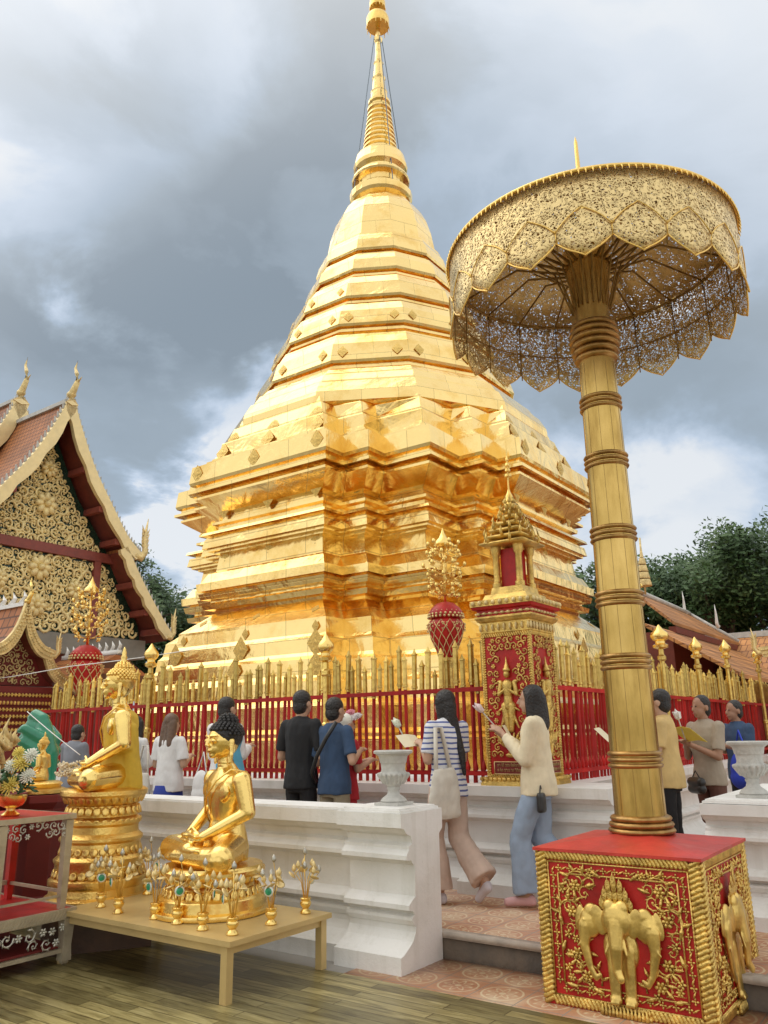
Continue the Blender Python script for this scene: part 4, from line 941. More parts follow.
# ================================================================== BUDDHAS
def face_empty(name, A, B, z, face, label, cat, group=None):
    o = empty(name, A, B, z, 0, label, cat, group); o.rotation_euler = (0, 0, R(face+90)); return o
def seated(root, s, mat, hairmat, tall=.0, skin_name='figure'):
    V = lambda x, y, z: Vector((x*s, y*s, z*s)); P_ = []
    def c(p, r1, q, r2): P_.append(('c', V(*p), r1*s, V(*q), r2*s))
    def e(p, r, rot=None): P_.append(('e', V(*p), tuple(x*s for x in r)) + ((rot,) if rot else ()))
    P_.append(('L', [(0,(.04 if z_ < .3 else .03)*s,z_*s,rx*s,ry*s) for z_,rx,ry in ((.02,.17,.13),(.10,.175,.135),(.18,.15,.12),(.27,.128,.10),(.36,.145,.105),(.45,.18,.118),(.52,.20,.11),(.565,.165,.085),(.60,.09,.065),(.63,.055,.05))]))
    e((-.08,-.048,.46), (.09,.026,.07)); e((.08,-.048,.46), (.09,.026,.07)); c((0,.03,.58), .056, (0,.01,.665), .052)
    for k in range(3): e((0,.015,.605+.018*k), (.059,.056,.007))
    for sg in (-1,1):
        c((sg*.10,.02,.095), .105, (sg*.33,-.17,.085), .082)                 # thigh
        c((sg*.195,.03,.53), .062, (sg*.245,.05,.33), .05); c((sg*.245,.05,.33), .048, (sg*.10,-.17,.19), .032)
    c((.33,-.18,.075), .076, (-.06,-.27,.065), .046); c((-.33,-.18,.085), .076, (.06,-.25,.115), .044)   # shins, right over left
    e((.13,-.25,.115), (.085,.035,.026), (0,0,.25)); e((-.14,-.275,.055), (.085,.035,.025), (0,0,-.2))
    for k in range(5): c((.185,-.245-.0+.012*(k-2),.118), .011, (.225,-.235+.013*(k-2),.12), .010)
    # hands in the lap
    e((.03,-.19,.168), (.085,.045,.022)); e((-.04,-.2,.193), (.085,.045,.02))
    for k in range(4):
        c((.0,-.175-.016*k,.20), .0105, (.105,-.18-.017*k,.192), .0095); c((-.02,-.165-.016*k,.172), .0105, (-.11,-.17-.016*k,.166), .0095)
    c((-.05,-.19,.215), .012, (.0,-.20,.24), .010); c((.07,-.18,.19), .012, (.005,-.20,.235), .010)
    HS = 1.22; n0 = len(P_)
    # head
    e((0,-.003,.775), (.080,.088,.095)); e((0,-.024,.735), (.062,.066,.056)); e((0,-.066,.697), (.026,.020,.018))
    c((0,-.088,.795), .007, (0,-.104,.752), .010); e((-.011,-.098,.748), (.009,.009,.007)); e((.011,-.098,.748), (.009,.009,.007))
    e((0,-.087,.724), (.024,.009,.005)); e((0,-.084,.715), (.019,.010,.006))
    for sg in (-1,1):
        c((sg*.018,-.094,.80), .0065, (sg*.065,-.078,.802), .0055); e((sg*.036,-.082,.775), (.024,.014,.013))
        c((sg*.080,.005,.775), .014, (sg*.082,.0,.70), .011); c((sg*.085,0,.70), .012, (sg*.082,-.004,.655), .010)
    piv = Vector((0,0,.665*s))
    for i in range(n0, len(P_)):
        q = list(P_[i])
        if q[0] == 'e': q[1] = piv+(q[1]-piv)*HS+Vector((0,0,-.012*s)); q[2] = tuple(x*HS for x in q[2])
        else: q[1] = piv+(q[1]-piv)*HS+Vector((0,0,-.012*s)); q[3] = piv+(q[3]-piv)*HS+Vector((0,0,-.012*s)); q[2] *= HS; q[4] *= HS
        P_[i] = tuple(q)
    body = blob(skin_name, P_, mat, root, .0058*s, 3)
    mb = MB(); hp = []
    rnd = random.Random(2)
    mb.ell(V(0,.012,.80), (.088*s,.092*s,.085*s), 20, 12); mb.ell(V(0,.02,.875), (.05*s,.05*s,.045*s), 16, 10)
    for j in range(9):
        ph_ = .12+j*.165; z = math.sin(ph_)
        nn = max(1, int(26*math.cos(ph_)))
        for i in range(nn):
            a = 2*pi*(i+.5*(j%2))/nn; y = math.sin(a)
            if y < -.30 and z < .40: continue
            mb.ell(V(.088*math.cos(ph_)*math.cos(a), .012+.092*math.cos(ph_)*y, .80+.085*z), .012*s, 6, 4)
    for j in range(5):
        ph_ = -.1+j*.33
        nn = max(1, int(15*math.cos(ph_)))
        for i in range(nn):
            a = 2*pi*i/nn; mb.ell(V(.05*math.cos(ph_)*math.cos(a), .02+.05*math.cos(ph_)*math.sin(a), .875+.045*math.sin(ph_)), .0115*s, 6, 4)
    mb.v = [tuple(piv+(Vector(p)-piv)*HS+Vector((0,0,-.012*s))) for p in mb.v]
    hair = mb.build('hair_curls', hairmat, root, True)
    if tall:
        mb = MB(); mb.lathe([(.024*s,0),(.028*s,.012*s),(.02*s,.03*s),(.025*s,.04*s),(.016*s,.065*s),(.018*s,.075*s),(.010*s,.11*s),(.001,tall*s)], piv+(V(0,.02,.905)-piv)*HS, 12); mb.build('flame_tip', mat, root, True)
    return body
def sash(root, s, mat, name='robe_sash'):
    """robe edge from the left shoulder across the chest, and a folded strip on the shoulder"""
    mb = MB(); V = lambda x, y, z: Vector((x*s, y*s, z*s))
    L_ = [V(.15,.09,.58), V(.14,-.02,.60), V(.09,-.095,.53), V(.0,-.112,.43), V(-.08,-.078,.32), V(-.125,-.01,.24)]
    mb.tube(L_, .007*s, 6)
    st = [V(.12,.09,.50), V(.13,.05,.61), V(.125,-.035,.605), V(.10,-.105,.50), V(.085,-.090,.38), V(.075,-.075,.27)]
    mb.build(name, mat, root, True)
def lotus_base(root, prof, petals, mat, z_pet, name='lotus_base', seg=48):
    mb = MB(); mb.lathe(prof, (0,0,0), seg); b_ = mb.build(name, mat, root, auto=R(40))
    for (r, z, n, h, up) in petals:
        mb = MB(); mb.lathe([(r-.01,z-h*.2),(r-.004,z),(r-.01,z+h*.2)], (0,0,0), 32)
        for i in range(n):
            a = 2*pi*i/n; c_ = Vector((r*math.cos(a), r*math.sin(a), z)); wd = pi*r/n*.98
            mb.ell(c_, (h*.17, wd, h*.62), 8, 6, (0, (.35 if up else -.35), a))
        mb.build('petal_band', mat, b_, True)
bs = face_empty('golden_buddha', 4.13, 4.47, .345, -142, 'smaller golden seated Buddha with black curled hair, on the low table', 'statue')
s_ = 1.04
lotus_base(bs, [(.40,0),(.405,.012),(.40,.03),(.37,.04),(.365,.10),(.36,.105),(.30,.13),(.28,.15),(.285,.16),(.27,.185),(.30,.215),(.345,.24),(.355,.25),(.355,.27),(.34,.28),(.335,.295)], [(.325,.135,34,.055,False),(.315,.215,34,.05,True)], MT['gold'], 0)
fig = empty('x', 0, 0); bpy.data.objects.remove(fig)
def sub_fig(root, z, s, mat, hairmat, tall, robe):
    """figure parts directly under the statue root, lifted to z"""
    before = set(root.children); seated(root, s, mat, hairmat, tall, 'seated_figure'); sash(root, s, mat if robe is None else robe)
    for o in set(root.children)-before: o.location.z += z; o.location.y += .05; o.scale = (1.10, 1.04, 1)
sub_fig(bs, .29, s_, MT['gold'], MT['black'], 0, None)
bl = face_empty('golden_buddha', 4.14, 5.76, .0, -158, 'larger golden seated Buddha with pointed crown and saffron sash, on a tall tiered base', 'statue')
mb = MB(); mb.box(-.38,.38,-.38,.38,0,.27); mb.build('wooden_stand', MT['dark'], bl)
pf = [(.43,.27),(.44,.29),(.44,.33),(.40,.35),(.395,.40),(.41,.42),(.41,.46),(.37,.48),(.365,.56),(.38,.58),(.38,.60),(.34,.63),(.33,.71),(.35,.73),(.35,.75),(.31,.78),(.305,.83),(.33,.85),(.33,.87),(.29,.90),(.29,.98),(.34,1.03),(.37,1.06),(.37,1.09),(.33,1.11)]
lotus_base(bl, pf, [(.375,.50,30,.05,False),(.335,.66,30,.05,False),(.315,.86,30,.045,True),(.31,.945,28,.06,False),(.335,1.03,30,.06,True)], MT['goldsatin'], 0, 'tiered_base', 16)
for o_ in bl.children:
    if o_.name.startswith('tiered_base'): o_.scale = (.9,.9,1)
MT['saffron'] = basic('saffron_cloth', (.62,.40,.04), .75, 0, .15, 7, .3, 14)
MT['goldbuddha'] = basic('creased_gilt_robe', (.93,.66,.22), .24, 1, .12, 5, .1, 20)
sub_fig(bl, 1.10, 1.03, MT['goldbuddha'], MT['goldsatin'], .13, MT['goldsatin'])
# saffron sash cloth draped over the shoulder and down the back
cl = face_empty('saffron_sash', 4.14, 5.76, 1.10, -158, 'saffron cloth sash draped over the larger Buddha shoulder', 'cloth')
S9 = 1.03*1.04
P_ = [('L', [(0,(.09 if z_ < .3 else .08)*S9,z_*S9,rx*S9,ry*S9) for z_,rx,ry in ((.0,.20,.15),(.10,.195,.15),(.18,.17,.135),(.27,.146,.116),(.36,.160,.120),(.45,.192,.130),(.52,.205,.115),(.555,.15,.085),(.575,.085,.06))]),
      ('t',(.18,.09,.50),.072,(.225,.10,.28),.07),('c',(.19,.15,.45),.055,(.15,.20,.02),.075)]
blob('drape', P_, MT['saffron'], cl, .011, 2, .010, 2)
# garland heap on the knees
mb = MB(); rnd = random.Random(5)
for k in range(16):
    a0 = rnd.uniform(0, 6.28); r = rnd.uniform(.03,.09); c0 = Vector((rnd.uniform(-.09,.09), rnd.uniform(-.05,.05), .03+k*.006))
    for i in range(20):
        a = a0+2*pi*i/20; mb.ell(c0+Vector((r*1.2*math.cos(a), r*math.sin(a), .012*math.sin(3*a))), .0095, 5, 4)
g = face_empty('bead_garland', 4.14, 5.76, 1.17, -158, 'heap of pale bead garlands on the larger Buddha knee', 'garland')
o = mb.build('beads', basic('cream_beads', (.72,.62,.42), .5, 0, .25, 30), g, True); o.location = (-.23,-.27,.0)

# ================================================================== LOW TABLE
MT['tabletop'] = basic('gold_painted_wood', (.60,.44,.19), .38, .25, .12, 3, .06, 40)
tb = empty('low_table', 4.05, 4.585, .006, 0, 'low gold-painted wooden table under the small Buddha', 'table')
mb = MB(); mb.box(-.46,.46,-.86,.86,.305,.335); mb.build('tabletop', MT['tabletop'], tb)
mb = MB()
for a in (-.42,.42): mb.box(a-.012,a+.012,-.79,.79,.255,.303)
for a in (-.80,.80): mb.box(-.40,.40,a-.012,a+.012,.255,.303)
mb.build('apron', MT['tabletop'], tb)
for x in (-.42,.42):
    for y in (-.80,.80): mb = MB(); mb.box(x-.026,x+.026,y-.026,y+.026,0,.304); mb.build('leg', MT['tabletop'], tb)
# metal lotus vases
MT['green_glass'] = basic('green_enamel', (.02,.30,.14), .2, 0, .3, 30, coat=.5)
MT['pearl'] = basic('pearly_white', (.75,.78,.72), .25, .2, .1, 20)
def lotus_vase(seed):
    rnd = random.Random(seed)
    e = bpy.data.objects.new('flower_vase', None); C.objects.link(e)
    mb = MB(); mb.lathe([(.034,0),(.038,.006),(.034,.016),(.022,.026),(.02,.03),(.034,.05),(.038,.062),(.034,.074),(.028,.078),(.034,.084),(.036,.094),(.03,.098)], (0,0,0), 18); mb.build('pot', MT['gold'], e, auto=R(40))
    st = MB(); lf = MB()
    for k in range(9):
        a = 2*pi*k/9+rnd.uniform(-.2,.2); L = rnd.uniform(.15,.20) if k else .27; r = rnd.uniform(.05,.10) if k else .01
        p0 = (.012*math.cos(a), .012*math.sin(a), .09); p1 = (.03*math.cos(a), .03*math.sin(a), .09+L*.6); p2 = (r*math.cos(a), r*math.sin(a), .09+L)
        st.tube([p0, p1, p2], .003, 5)
        bd = MB(); bd.lathe([(.004,0),(.014,.009),(.017,.020),(.010,.036),(.001,.050)], p2, 8); bd.build('lotus_bud', MT['goldpale'] if k % 3 else MT['silver'], e, True)
        if k % 3: lf.ell((p2[0]*1.15, p2[1]*1.15, p2[2]-.02), (.034,.030,.005), 8, 4, (rnd.uniform(-.8,.8), rnd.uniform(-.8,.8), 0))
    st.build('stems', MT['goldsatin'], e, True).name = 'stem_bunch'
    lf.build('metal_leaves', MT['goldpale'], e, True)
    mb = MB(); mb.ell((0,-.06,.20), (.032,.006,.032), 14, 6); d = mb.build('badge', MT['pearl'], e, True)
    mb = MB(); mb.ell((0,-.067,.20), (.022,.004,.022), 12, 6); mb.build('badge_centre', MT['green_glass'], d, True)
    return e
vp = [(3.80,5.24,'lotus vase at the far left corner of the low table'),(3.74,4.96,'lotus vase second from the left along the table front, badge facing out'),(4.28,5.34,'lotus vase behind the left side of the small Buddha base'),
      (3.76,4.60,'lotus vase in front of the Buddha base, third along the table front'),(3.74,4.36,'lotus vase in front of the Buddha base, fourth along the table front'),(3.71,4.09,'lotus vase with bright green badge, next to the table front corner'),
      (3.72,3.84,'lotus vase nearest the front corner of the table'),(4.04,3.83,'lotus vase with green badge standing alone right of the Buddha base'),(4.40,3.86,'lotus vase at the far right corner of the table')]
v0 = [lotus_vase(s) for s in (1,2,3)]
for i, (A_, B_, lb) in enumerate(vp):
    e = v0[i] if i < 3 else copy_tree(v0[i % 3])
    e.location = W(A_, B_, .342); e.rotation_euler = (0, 0, R((12,-60,70,-40,20,95,-75,-10,150)[i]))
    tag(e, lb, 'vase', 'metal lotus vases on the low table')

# ================================================================== RED AND SILVER ALTAR STANDS
MT['silverpaint'] = basic('champagne_painted_wood', (.46,.39,.27), .45, .35, .12, 10, .15, 60, dirt=(.30,.25,.18))
bn = empty('altar_bench', 0, 0, .006, 0, 'low red bench with silver carved apron, at the left edge', 'bench')
a0, a1, b0, b1 = 2.2, 3.66, 5.33, 6.45
mb = MB(); mb.box(a0,a1,b0+.02,b1,.30,.345); mb.build('bench_top', MT['red'], bn)
mb = MB(); mb.box(a0,a1+.01,b0-.005,b0+.019,.285,.352)
for k in range(58): 
    x = a0+.01+k*(a1-a0)/58; mb.cbox((x, b0-.007, .318), (.010,.006,.06), Matrix.Rotation(.5, 3, 'Y'))
mb.box(a1-.001,a1+.02,b0+.02,b1,.285,.352); mb.build('fluted_edge', MT['silverpaint'], bn)
for x in (a0+.05, a1-.04):
    for y in (b0+.03, b1-.04): mb = MB(); mb.lathe([(.02,0),(.03,.01),(.03,.02),(.05,.025),(.042,.12),(.055,.29)], (x,y,0), 4, pi/4); mb.build('leg', MT['silverpaint'], bn)
mb = MB(); mb.box(a0,a1-.05,b0+.02,b0+.045,.075,.10); mb.build('stretcher', MT['silverpaint'], bn)
mb = MB(); mb.box(a0,a1-.05,b0+.06,b1-.05,.10,.115); mb.build('lower_shelf', MT['redmat'], bn)
mb = MB(); scroll_field(mb, lambda x, z: z > .10+.1*abs(math.sin(x*5)), .05, a1-a0-.05, .12, .285, .042, 0, .16, 9, .3, .15)
o = mb.build('carved_apron', MT['silver'], bn, True); o.location = (a0, b0+.008, 0)
rk = empty('altar_rack', 0, 0, .352, 0, 'tall red and silver rack standing on the low bench, holding flowers', 'rack')
a0, a1, b0, b1, hh = 2.35, 3.62, 5.37, 6.1, .62
mb = MB(); mb.box(a0,a1,b0,b1,hh-.03,hh-.002); mb.build('rack_top', MT['red'], rk)
mb = MB(); mb.box(a0,a1+.012,b0-.012,b0-.001,hh-.035,hh); mb.box(a1+.001,a1+.012,b0,b1,hh-.035,hh); mb.build('silver_edge', MT['silverpaint'], rk)
for x in (a0+.03, 3.10, a1-.03):
    for y in (b0+.025, b1-.03): mb = MB(); mb.lathe([(.028,0),(.034,.1),(.04,hh-.04)], (x,y,0), 4, pi/4); mb.build('leg', MT['silverpaint'] if y < 5.5 else MT['red'], rk)
mb = MB()
for z in (.06, .0): pass
mb.box(a0,a1-.03,b0+.02,b0+.035,.075,.09); mb.box(a0,a1-.03,b1-.04,b1-.02,.10,.13)
for x in (3.10, a1-.03): mb.box(x-.01,x+.01,b0+.05,b1-.05,.10,.12)
mb.build('stretcher', MT['silverpaint'], rk)
mb = MB(); scroll_field(mb, lambda x, z: z > hh-.14+.03*math.sin(x*14), .06, a1-a0-.05, hh-.15, hh-.035, .03, 0, .17, 12, .3, .12)
o = mb.build('carved_apron', MT['silver'], rk, True); o.location = (a0, b0+.005, 0)
# red posts of another stand behind
r3 = empty('red_stand', 0, 0, .006, 0, 'plain dark red wooden stand behind the rack', 'stand')
for x, y in ((3.55,6.55),(3.9,6.6),(3.55,7.2),(3.9,7.2)): mb = MB(); mb.box(x-.035,x+.035,y-.035,y+.035,0,.85); mb.build('leg', MT['redmat'], r3)
mb = MB(); mb.box(3.4,4.0,6.45,7.3,.851,.89); mb.build('stand_top', MT['redmat'], r3)

# flowers in the gold bowl
MT['petal_y'] = basic('yellow_petals', (.80,.66,.16), .6, 0, .12, 20)
MT['petal_w'] = basic('white_petals', (.80,.80,.70), .6, 0, .08, 20)
MT['leaf'] = basic('dark_leaves', (.03,.09,.03), .5, 0, .4, 15)
def mum(mb, c, r, d, seed):
    rnd = random.Random(seed); d = Vector(d).normalized(); a = d.orthogonal().normalized(); b_ = d.cross(a)
    for j in range(5):
        el = (.15,.45,.8,1.1,1.4)[j]; n = (16,15,12,8,4)[j]
        for i in range(n):
            az = 2*pi*i/n+j*.3+rnd.uniform(-.08,.08); dr = (a*math.cos(az)+b_*math.sin(az))*math.cos(el)+d*math.sin(el)
            L = r*(1-.08*j)*rnd.uniform(.9,1.08); mb.cap(c+dr*r*.15, r*.06, c+dr*L, r*.085, 5)
bw = empty('flower_bowl', 3.28, 5.62, .352+.62, 0, 'gold footed bowl of yellow and white chrysanthemums on the rack', 'bouquet')
mb = MB(); mb.lathe([(.06,0),(.065,.01),(.05,.02),(.03,.035),(.03,.05),(.075,.07),(.095,.10),(.10,.135),(.095,.135),(.085,.10)], (0,0,0), 24); mb.build('bowl', MT['gold'], bw, auto=R(40))
mb = MB(); rnd = random.Random(4)
for k in range(90):
    a = rnd.uniform(0, 6.28); e_ = rnd.uniform(-.1,1.3); r = rnd.uniform(.06,.15)
    mb.ell((r*math.cos(a)*math.cos(e_), r*math.sin(a)*math.cos(e_), .16+r*1.4*math.sin(e_)), (.035,.012,.006), 6, 4, (rnd.uniform(-1,1), rnd.uniform(-1,1), a))
mb.build('foliage', MT['leaf'], bw, True)
rg = Vector(rv); 
def toward(x, y, z): return Vector((x, y, z))
for i, (x, z, r, mt) in enumerate(((.0,.20,.065,'petal_y'),(.07,.35,.065,'petal_y'),(.12,.26,.055,'petal_w'),(.13,.40,.055,'petal_w'),(-.10,.24,.055,'petal_w'),(.0,.33,.05,'petal_w'),(-.12,.18,.045,'petal_w'),(.04,.42,.045,'petal_y'))):
    # x is along the image-right direction in local (a,b) axes
    c = Vector((x*ca[0], x*cb[0], z))+Vector((-.05*ca[1], -.05*cb[1], 0))
    mb = MB(); mum(mb, c, r, (-ca[1]*.9, -cb[1]*.9, .5), i); mb.build('chrysanthemum', MT[mt], bw, True)
wb = empty('wrapped_bouquet', 3.02, 5.60, .976, 0, 'white paper-wrapped bouquet cone at the left edge', 'bouquet')
mb = MB(); mb.lathe([(.03,0),(.05,.05),(.10,.22),(.13,.27),(.12,.34),(.07,.42),(.03,.45)], (0,0,0), 20); o = mb.build('paper_wrap', MT['petal_w'], wb, True)
# green naga guarding a small golden Buddha
ng = face_empty('green_naga', 4.72, 7.72, .0, 160, 'green many-headed naga statue curving over a small golden figure', 'statue')
P_ = [('c',(0,.10,.2),.18,(0,.10,.5),.13),('c',(0,.10,.5),.13,(0,.15,1.0),.09),('c',(0,.15,1.0),.09,(0,.14,1.35),.10),('c',(0,.14,1.35),.10,(0,.07,1.62),.07),('e',(0,.05,.15),(.35,.35,.13)),('e',(0,.02,.30),(.28,.28,.12))]
for k in range(5):
    z = 1.28+k*.105; P_ += [('c',(.0,.12-.02*k,z-.02),.065,(.0,-.06-.05*(2-abs(k-2)),z+.03),.055),('c',(.0,-.06-.05*(2-abs(k-2)),z+.03),.055,(0,-.13-.05*(2-abs(k-2)),z+.0),.03)]
for s in (-1,1):
    for k in range(3): z = 1.3+k*.12; P_ += [('c',(s*.1,.14,z-.05),.06,(s*.17,-.02,z+.05),.05),('c',(s*.17,-.02,z+.05),.05,(s*.17,-.09,z+.03),.028)]
blob('naga_body', P_, MT['green'], ng, .018, 3)
sg_ = face_empty('small_golden_figure', 4.35, 7.02, 1.12, 175, 'small golden seated figure in front of the green naga hood', 'statue')
seated(sg_, .40, MT['goldsatin'], MT['goldsatin'], .12, 'seated_figure')
mb = MB(); mb.lathe([(.24,0),(.24,.03),(.18,.05),(.2,.08),(.17,.1)], (0,0,-.10), 20); mb.build('lotus_base', MT['goldsatin'], sg_, auto=R(40))
pz = empty('statue_plinth', 4.35, 7.02, .09, 0, 'dark carved plinth under the small golden figure', 'plinth')
mb = MB(); mb.lathe([(.30,0),(.30,.06),(.24,.1),(.24,.8),(.3,.86),(.3,.92)], (0,0,0), 8); mb.build('shaft', MT['redmat'], pz)
# gilt flame ornament
fo = face_empty('flame_ornament', 3.85, 6.85, .0, 175, 'gilt and silver flame ornament on a stand at the left edge', 'ornament')
mb = MB(); rnd = random.Random(11)
for k in range(34):
    x = rnd.uniform(-.28,.28); z = 1.05+rnd.uniform(0,.42); h = .22*(1-abs(x)/.45)*rnd.uniform(.7,1.4); l_ = rnd.uniform(-.06,.06)
    mb.tube([(x, rnd.uniform(-.05,.05), z), (x+l_, -.03, z+h*.5), (x+l_*.3, 0, z+h)], [.028,.02,.002], 6)
    mb.ell((x, -.03, z), (.03,.03,.03), 6, 5)
mb.build('flames', MT['goldpale'], fo, True)
mb = MB()
for k in range(24):
    x = rnd.uniform(-.3,.3); z = 1.0+rnd.uniform(0,.25); spiral(mb, x, z, .05, rnd.uniform(0,6), 1, 1.2, .16, -.05, leaves=False, n=8)
mb.build('scrolls', MT['silver'], fo, True)
mb = MB(); mb.lathe([(.25,0),(.25,.05),(.1,.1),(.1,.9),(.26,1.0),(.26,1.05)], (0,0,0), 8); mb.build('stand', MT['redmat'], fo)

# ================================================================== URNS
def urn(A, B, z, label):
    e = empty('stone_urn', A, B, z, 0, label, 'urn', 'white stone urns on the walls')
    s = 1.0
    mb = MB(); mb.box(-.105,.105,-.105,.105,0,.02); mb.build('base_slab', MT['stone'], e)
    mb = MB(); mb.lathe([(.095,.02),(.10,.03),(.085,.05),(.05,.075),(.042,.10),(.05,.115),(.05,.125),(.045,.13),(.075,.155),(.105,.19),(.112,.22),(.10,.235)], (0,0,0), 32); mb.build('bowl', MT['stone'], e, auto=R(50))
    mb = MB()
    for k in range(18):
        a = 2*pi*k/18; mb.cap((.078*math.cos(a), .078*math.sin(a), .155), .008, (.112*math.cos(a), .112*math.sin(a), .215), .016, 6)
    mb.build('gadroon_band', MT['stone'], e, True)
    mb = MB(); mb.lathe([(.098,.23),(.09,.25),(.095,.30),(.105,.345),(.135,.365),(.148,.37),(.15,.385),(.14,.392),(.12,.39),(.10,.30)], (0,0,0), 32); mb.build('flared_rim', MT['stone'], e, auto=R(50))
    return e
u1 = urn(4.93, 3.50, .993, 'white stone urn on the end of the long left wall'); u1.scale = (.95,.95,.95)
u2 = urn(6.55, 1.44, .992, 'white stone urn on the right wall block'); u2.scale = (1.0,1.0,1.0)
# ================================================================== PEOPLE
def person(A, B, face, h, label, pose, hair, top, bottom, shoes, skin='skin', z=.171, group=None, vox=.009):
    """pose: dict of overrides; local frame faces -y"""
    k = h/1.70
    o = face_empty('person', A, B, z, face, label, 'person', group)
    J = dict(pel=(0,0,.92), waist=(0,0,1.05), chest=(0,.0,1.27), neck=(0,.01,1.43), head=(0,-.02,1.585),
             shL=(.175,.01,1.385), shR=(-.175,.01,1.385), elL=(.22,.03,1.12), elR=(-.22,.03,1.12), wrL=(.22,-.05,.88), wrR=(-.22,-.05,.88),
             hipL=(.085,0,.90), hipR=(-.085,0,.90), knL=(.095,-.01,.49), knR=(-.095,-.01,.49), anL=(.095,.02,.08), anR=(-.095,.02,.08), toL=(.11,-.14,.025), toR=(-.11,-.14,.025))
    J.update(pose); J = {a: Vector(b_)*k for a, b_ in J.items()}
    P_ = []
    def c(a, r1, b_, r2): P_.append(('c', a, r1*k, b_, r2*k))
    c(J['pel'], .095, J['waist'], .088); c(J['waist'], .088, J['chest'], .10); c(J['shL'], .05, J['shR'], .05)
    c(J['neck'], .055, J['head']-Vector((0,-.01,.07))*k, .05)
    hd = J['head']; P_.append(('e', hd+Vector((0,.012,.02))*k, (.074*k,.09*k,.09*k))); P_.append(('e', hd+Vector((0,-.02,-.045))*k, (.056*k,.065*k,.065*k)))
    P_.append(('e', hd+Vector((0,-.055,-.092))*k, (.026*k,.022*k,.018*k)))
    c(hd+Vector((0,-.082,.01))*k, .010, hd+Vector((0,-.104,-.030))*k, .014)
    P_.append(('e', hd+Vector((0,-.083,-.062))*k, (.022*k,.010*k,.010*k)))
    for s in (-1,1): P_.append(('e', hd+Vector((s*.076,.01,-.015))*k, (.012*k,.022*k,.032*k)))
    for S in 'LR':
        s = 1 if S == 'L' else -1
        c(J['sh'+S], .052, J['el'+S], .038); c(J['el'+S], .038, J['wr'+S], .026)
        d = (J['wr'+S]-J['el'+S]).normalized(); w_ = J['wr'+S]; side = d.cross(Vector((0,0,1)));
        if side.length < .2: side = Vector((0,1,0))
        side.normalize(); n_ = side.cross(d)
        c(w_, .024, w_+d*.075*k, .026); 
        for q in range(4):
            p = w_+d*.085*k+side*(q-1.5)*.018*k; L = (.06,.075,.07,.055)[q]*k
            c(p, .0095, p+d*L*.6-n_*.010*k, .009); c(p+d*L*.6-n_*.01*k, .009, p+d*L-n_*.03*k, .008)
        c(w_+d*.03*k-side*.025*k, .011, w_+d*.08*k-side*.045*k-n_*.01*k, .009)
        c(J['hip'+S], .075, J['kn'+S], .05); c(J['kn'+S], .05, J['an'+S], .034)
        c(J['an'+S]-Vector((0,0,.02))*k, .036, J['to'+S], .024)
    body = blob('figure', P_, MT[skin], o, vox*k, 2)
    mb = MB()
    for s in (-1,1): mb.ell(hd+Vector((s*.028,-.086,.005))*k, (.011*k,.006*k,.006*k), 8, 5)
    mb.build('eyes', MT['black'], body, True)
    mb = MB(); mb.ell(hd+Vector((0,-.0935,-.064))*k, (.019*k,.004*k,.005*k), 8, 4); mb.build('lips', basic('lips', (.42,.14,.12), .5), body, True)
    # hair
    kind, hm = hair; Q = []
    Q.append(('e', hd+Vector((0,.026,.035))*k, (.083*k,.092*k,.088*k)))
    Q.append(('e', hd+Vector((0,.05,-.03))*k, (.074*k,.062*k,.075*k)))
    if kind == 'bob':
        for s in (-1,1): Q.append(('c', hd+Vector((s*.06,.01,.03))*k, .045*k, hd+Vector((s*.075,.01,-.17))*k, .035*k))
        Q.append(('c', hd+Vector((0,.06,.0))*k, .075*k, hd+Vector((0,.075,-.20))*k, .075*k)); Q.append(('c', hd+Vector((0.02,.06,-.1))*k, .07*k, hd+Vector((.05,.09,-.26))*k, .04*k))
    if kind == 'long':
        for s in (-1,0,1): Q.append(('c', hd+Vector((s*.045,.05,.0))*k, .055*k, hd+Vector((s*.06,.085,-.24))*k, .05*k)); Q.append(('c', hd+Vector((s*.05,.08,-.2))*k, .048*k, hd+Vector((s*.05,.10,-.40))*k, .022*k))
    if kind == 'tail':
        Q.append(('c', hd+Vector((0,.06,-.02))*k, .07*k, hd+Vector((0,.08,-.18))*k, .05*k)); Q.append(('c', hd+Vector((-.02,.085,-.14))*k, .046*k, hd+Vector((-.05,.15,-.42))*k, .032*k)); Q.append(('c', hd+Vector((-.05,.15,-.4))*k, .032*k, hd+Vector((-.06,.165,-.58))*k, .016*k))
        for s in (-1,1): Q.append(('c', hd+Vector((s*.06,.01,.02))*k, .038*k, hd+Vector((s*.07,.02,-.12))*k, .02*k))
    blob('hair', Q, MT[hm], o, .009*k, 2, .004, A)
    # top
    style, tm = top; T_ = []
    def tc_(a, r1, b_, r2): T_.append(('c', a, r1*k, b_, r2*k))
    dn = Vector((0,0,-1)); hem = J['pel']+Vector((0,0,-.04 if style != 'crop' else .06))*k
    hz = hem.z-.05*k; lw = 1.12 if style == 'loose' else (1.06 if style == 'long_sleeve' else 1.0)
    T_.append(('L', [(0,.0,hz,.178*k*lw,.138*k*lw),(0,.0,hz+.10*k,.172*k*lw,.134*k*lw),(0,.0,1.05*k,.150*k*lw,.116*k*lw),(0,.0,1.18*k,.158*k,.118*k),(0,.0,1.30*k,.172*k,.118*k),(0,.005,1.385*k,.172*k,.10*k),(0,.01,1.43*k,.12*k,.08*k),(0,.01,1.462*k,.066*k,.062*k)]))
    tc_(J['shL']+Vector((0,0,-.005)), .056, J['shR']+Vector((0,0,-.005)), .056)
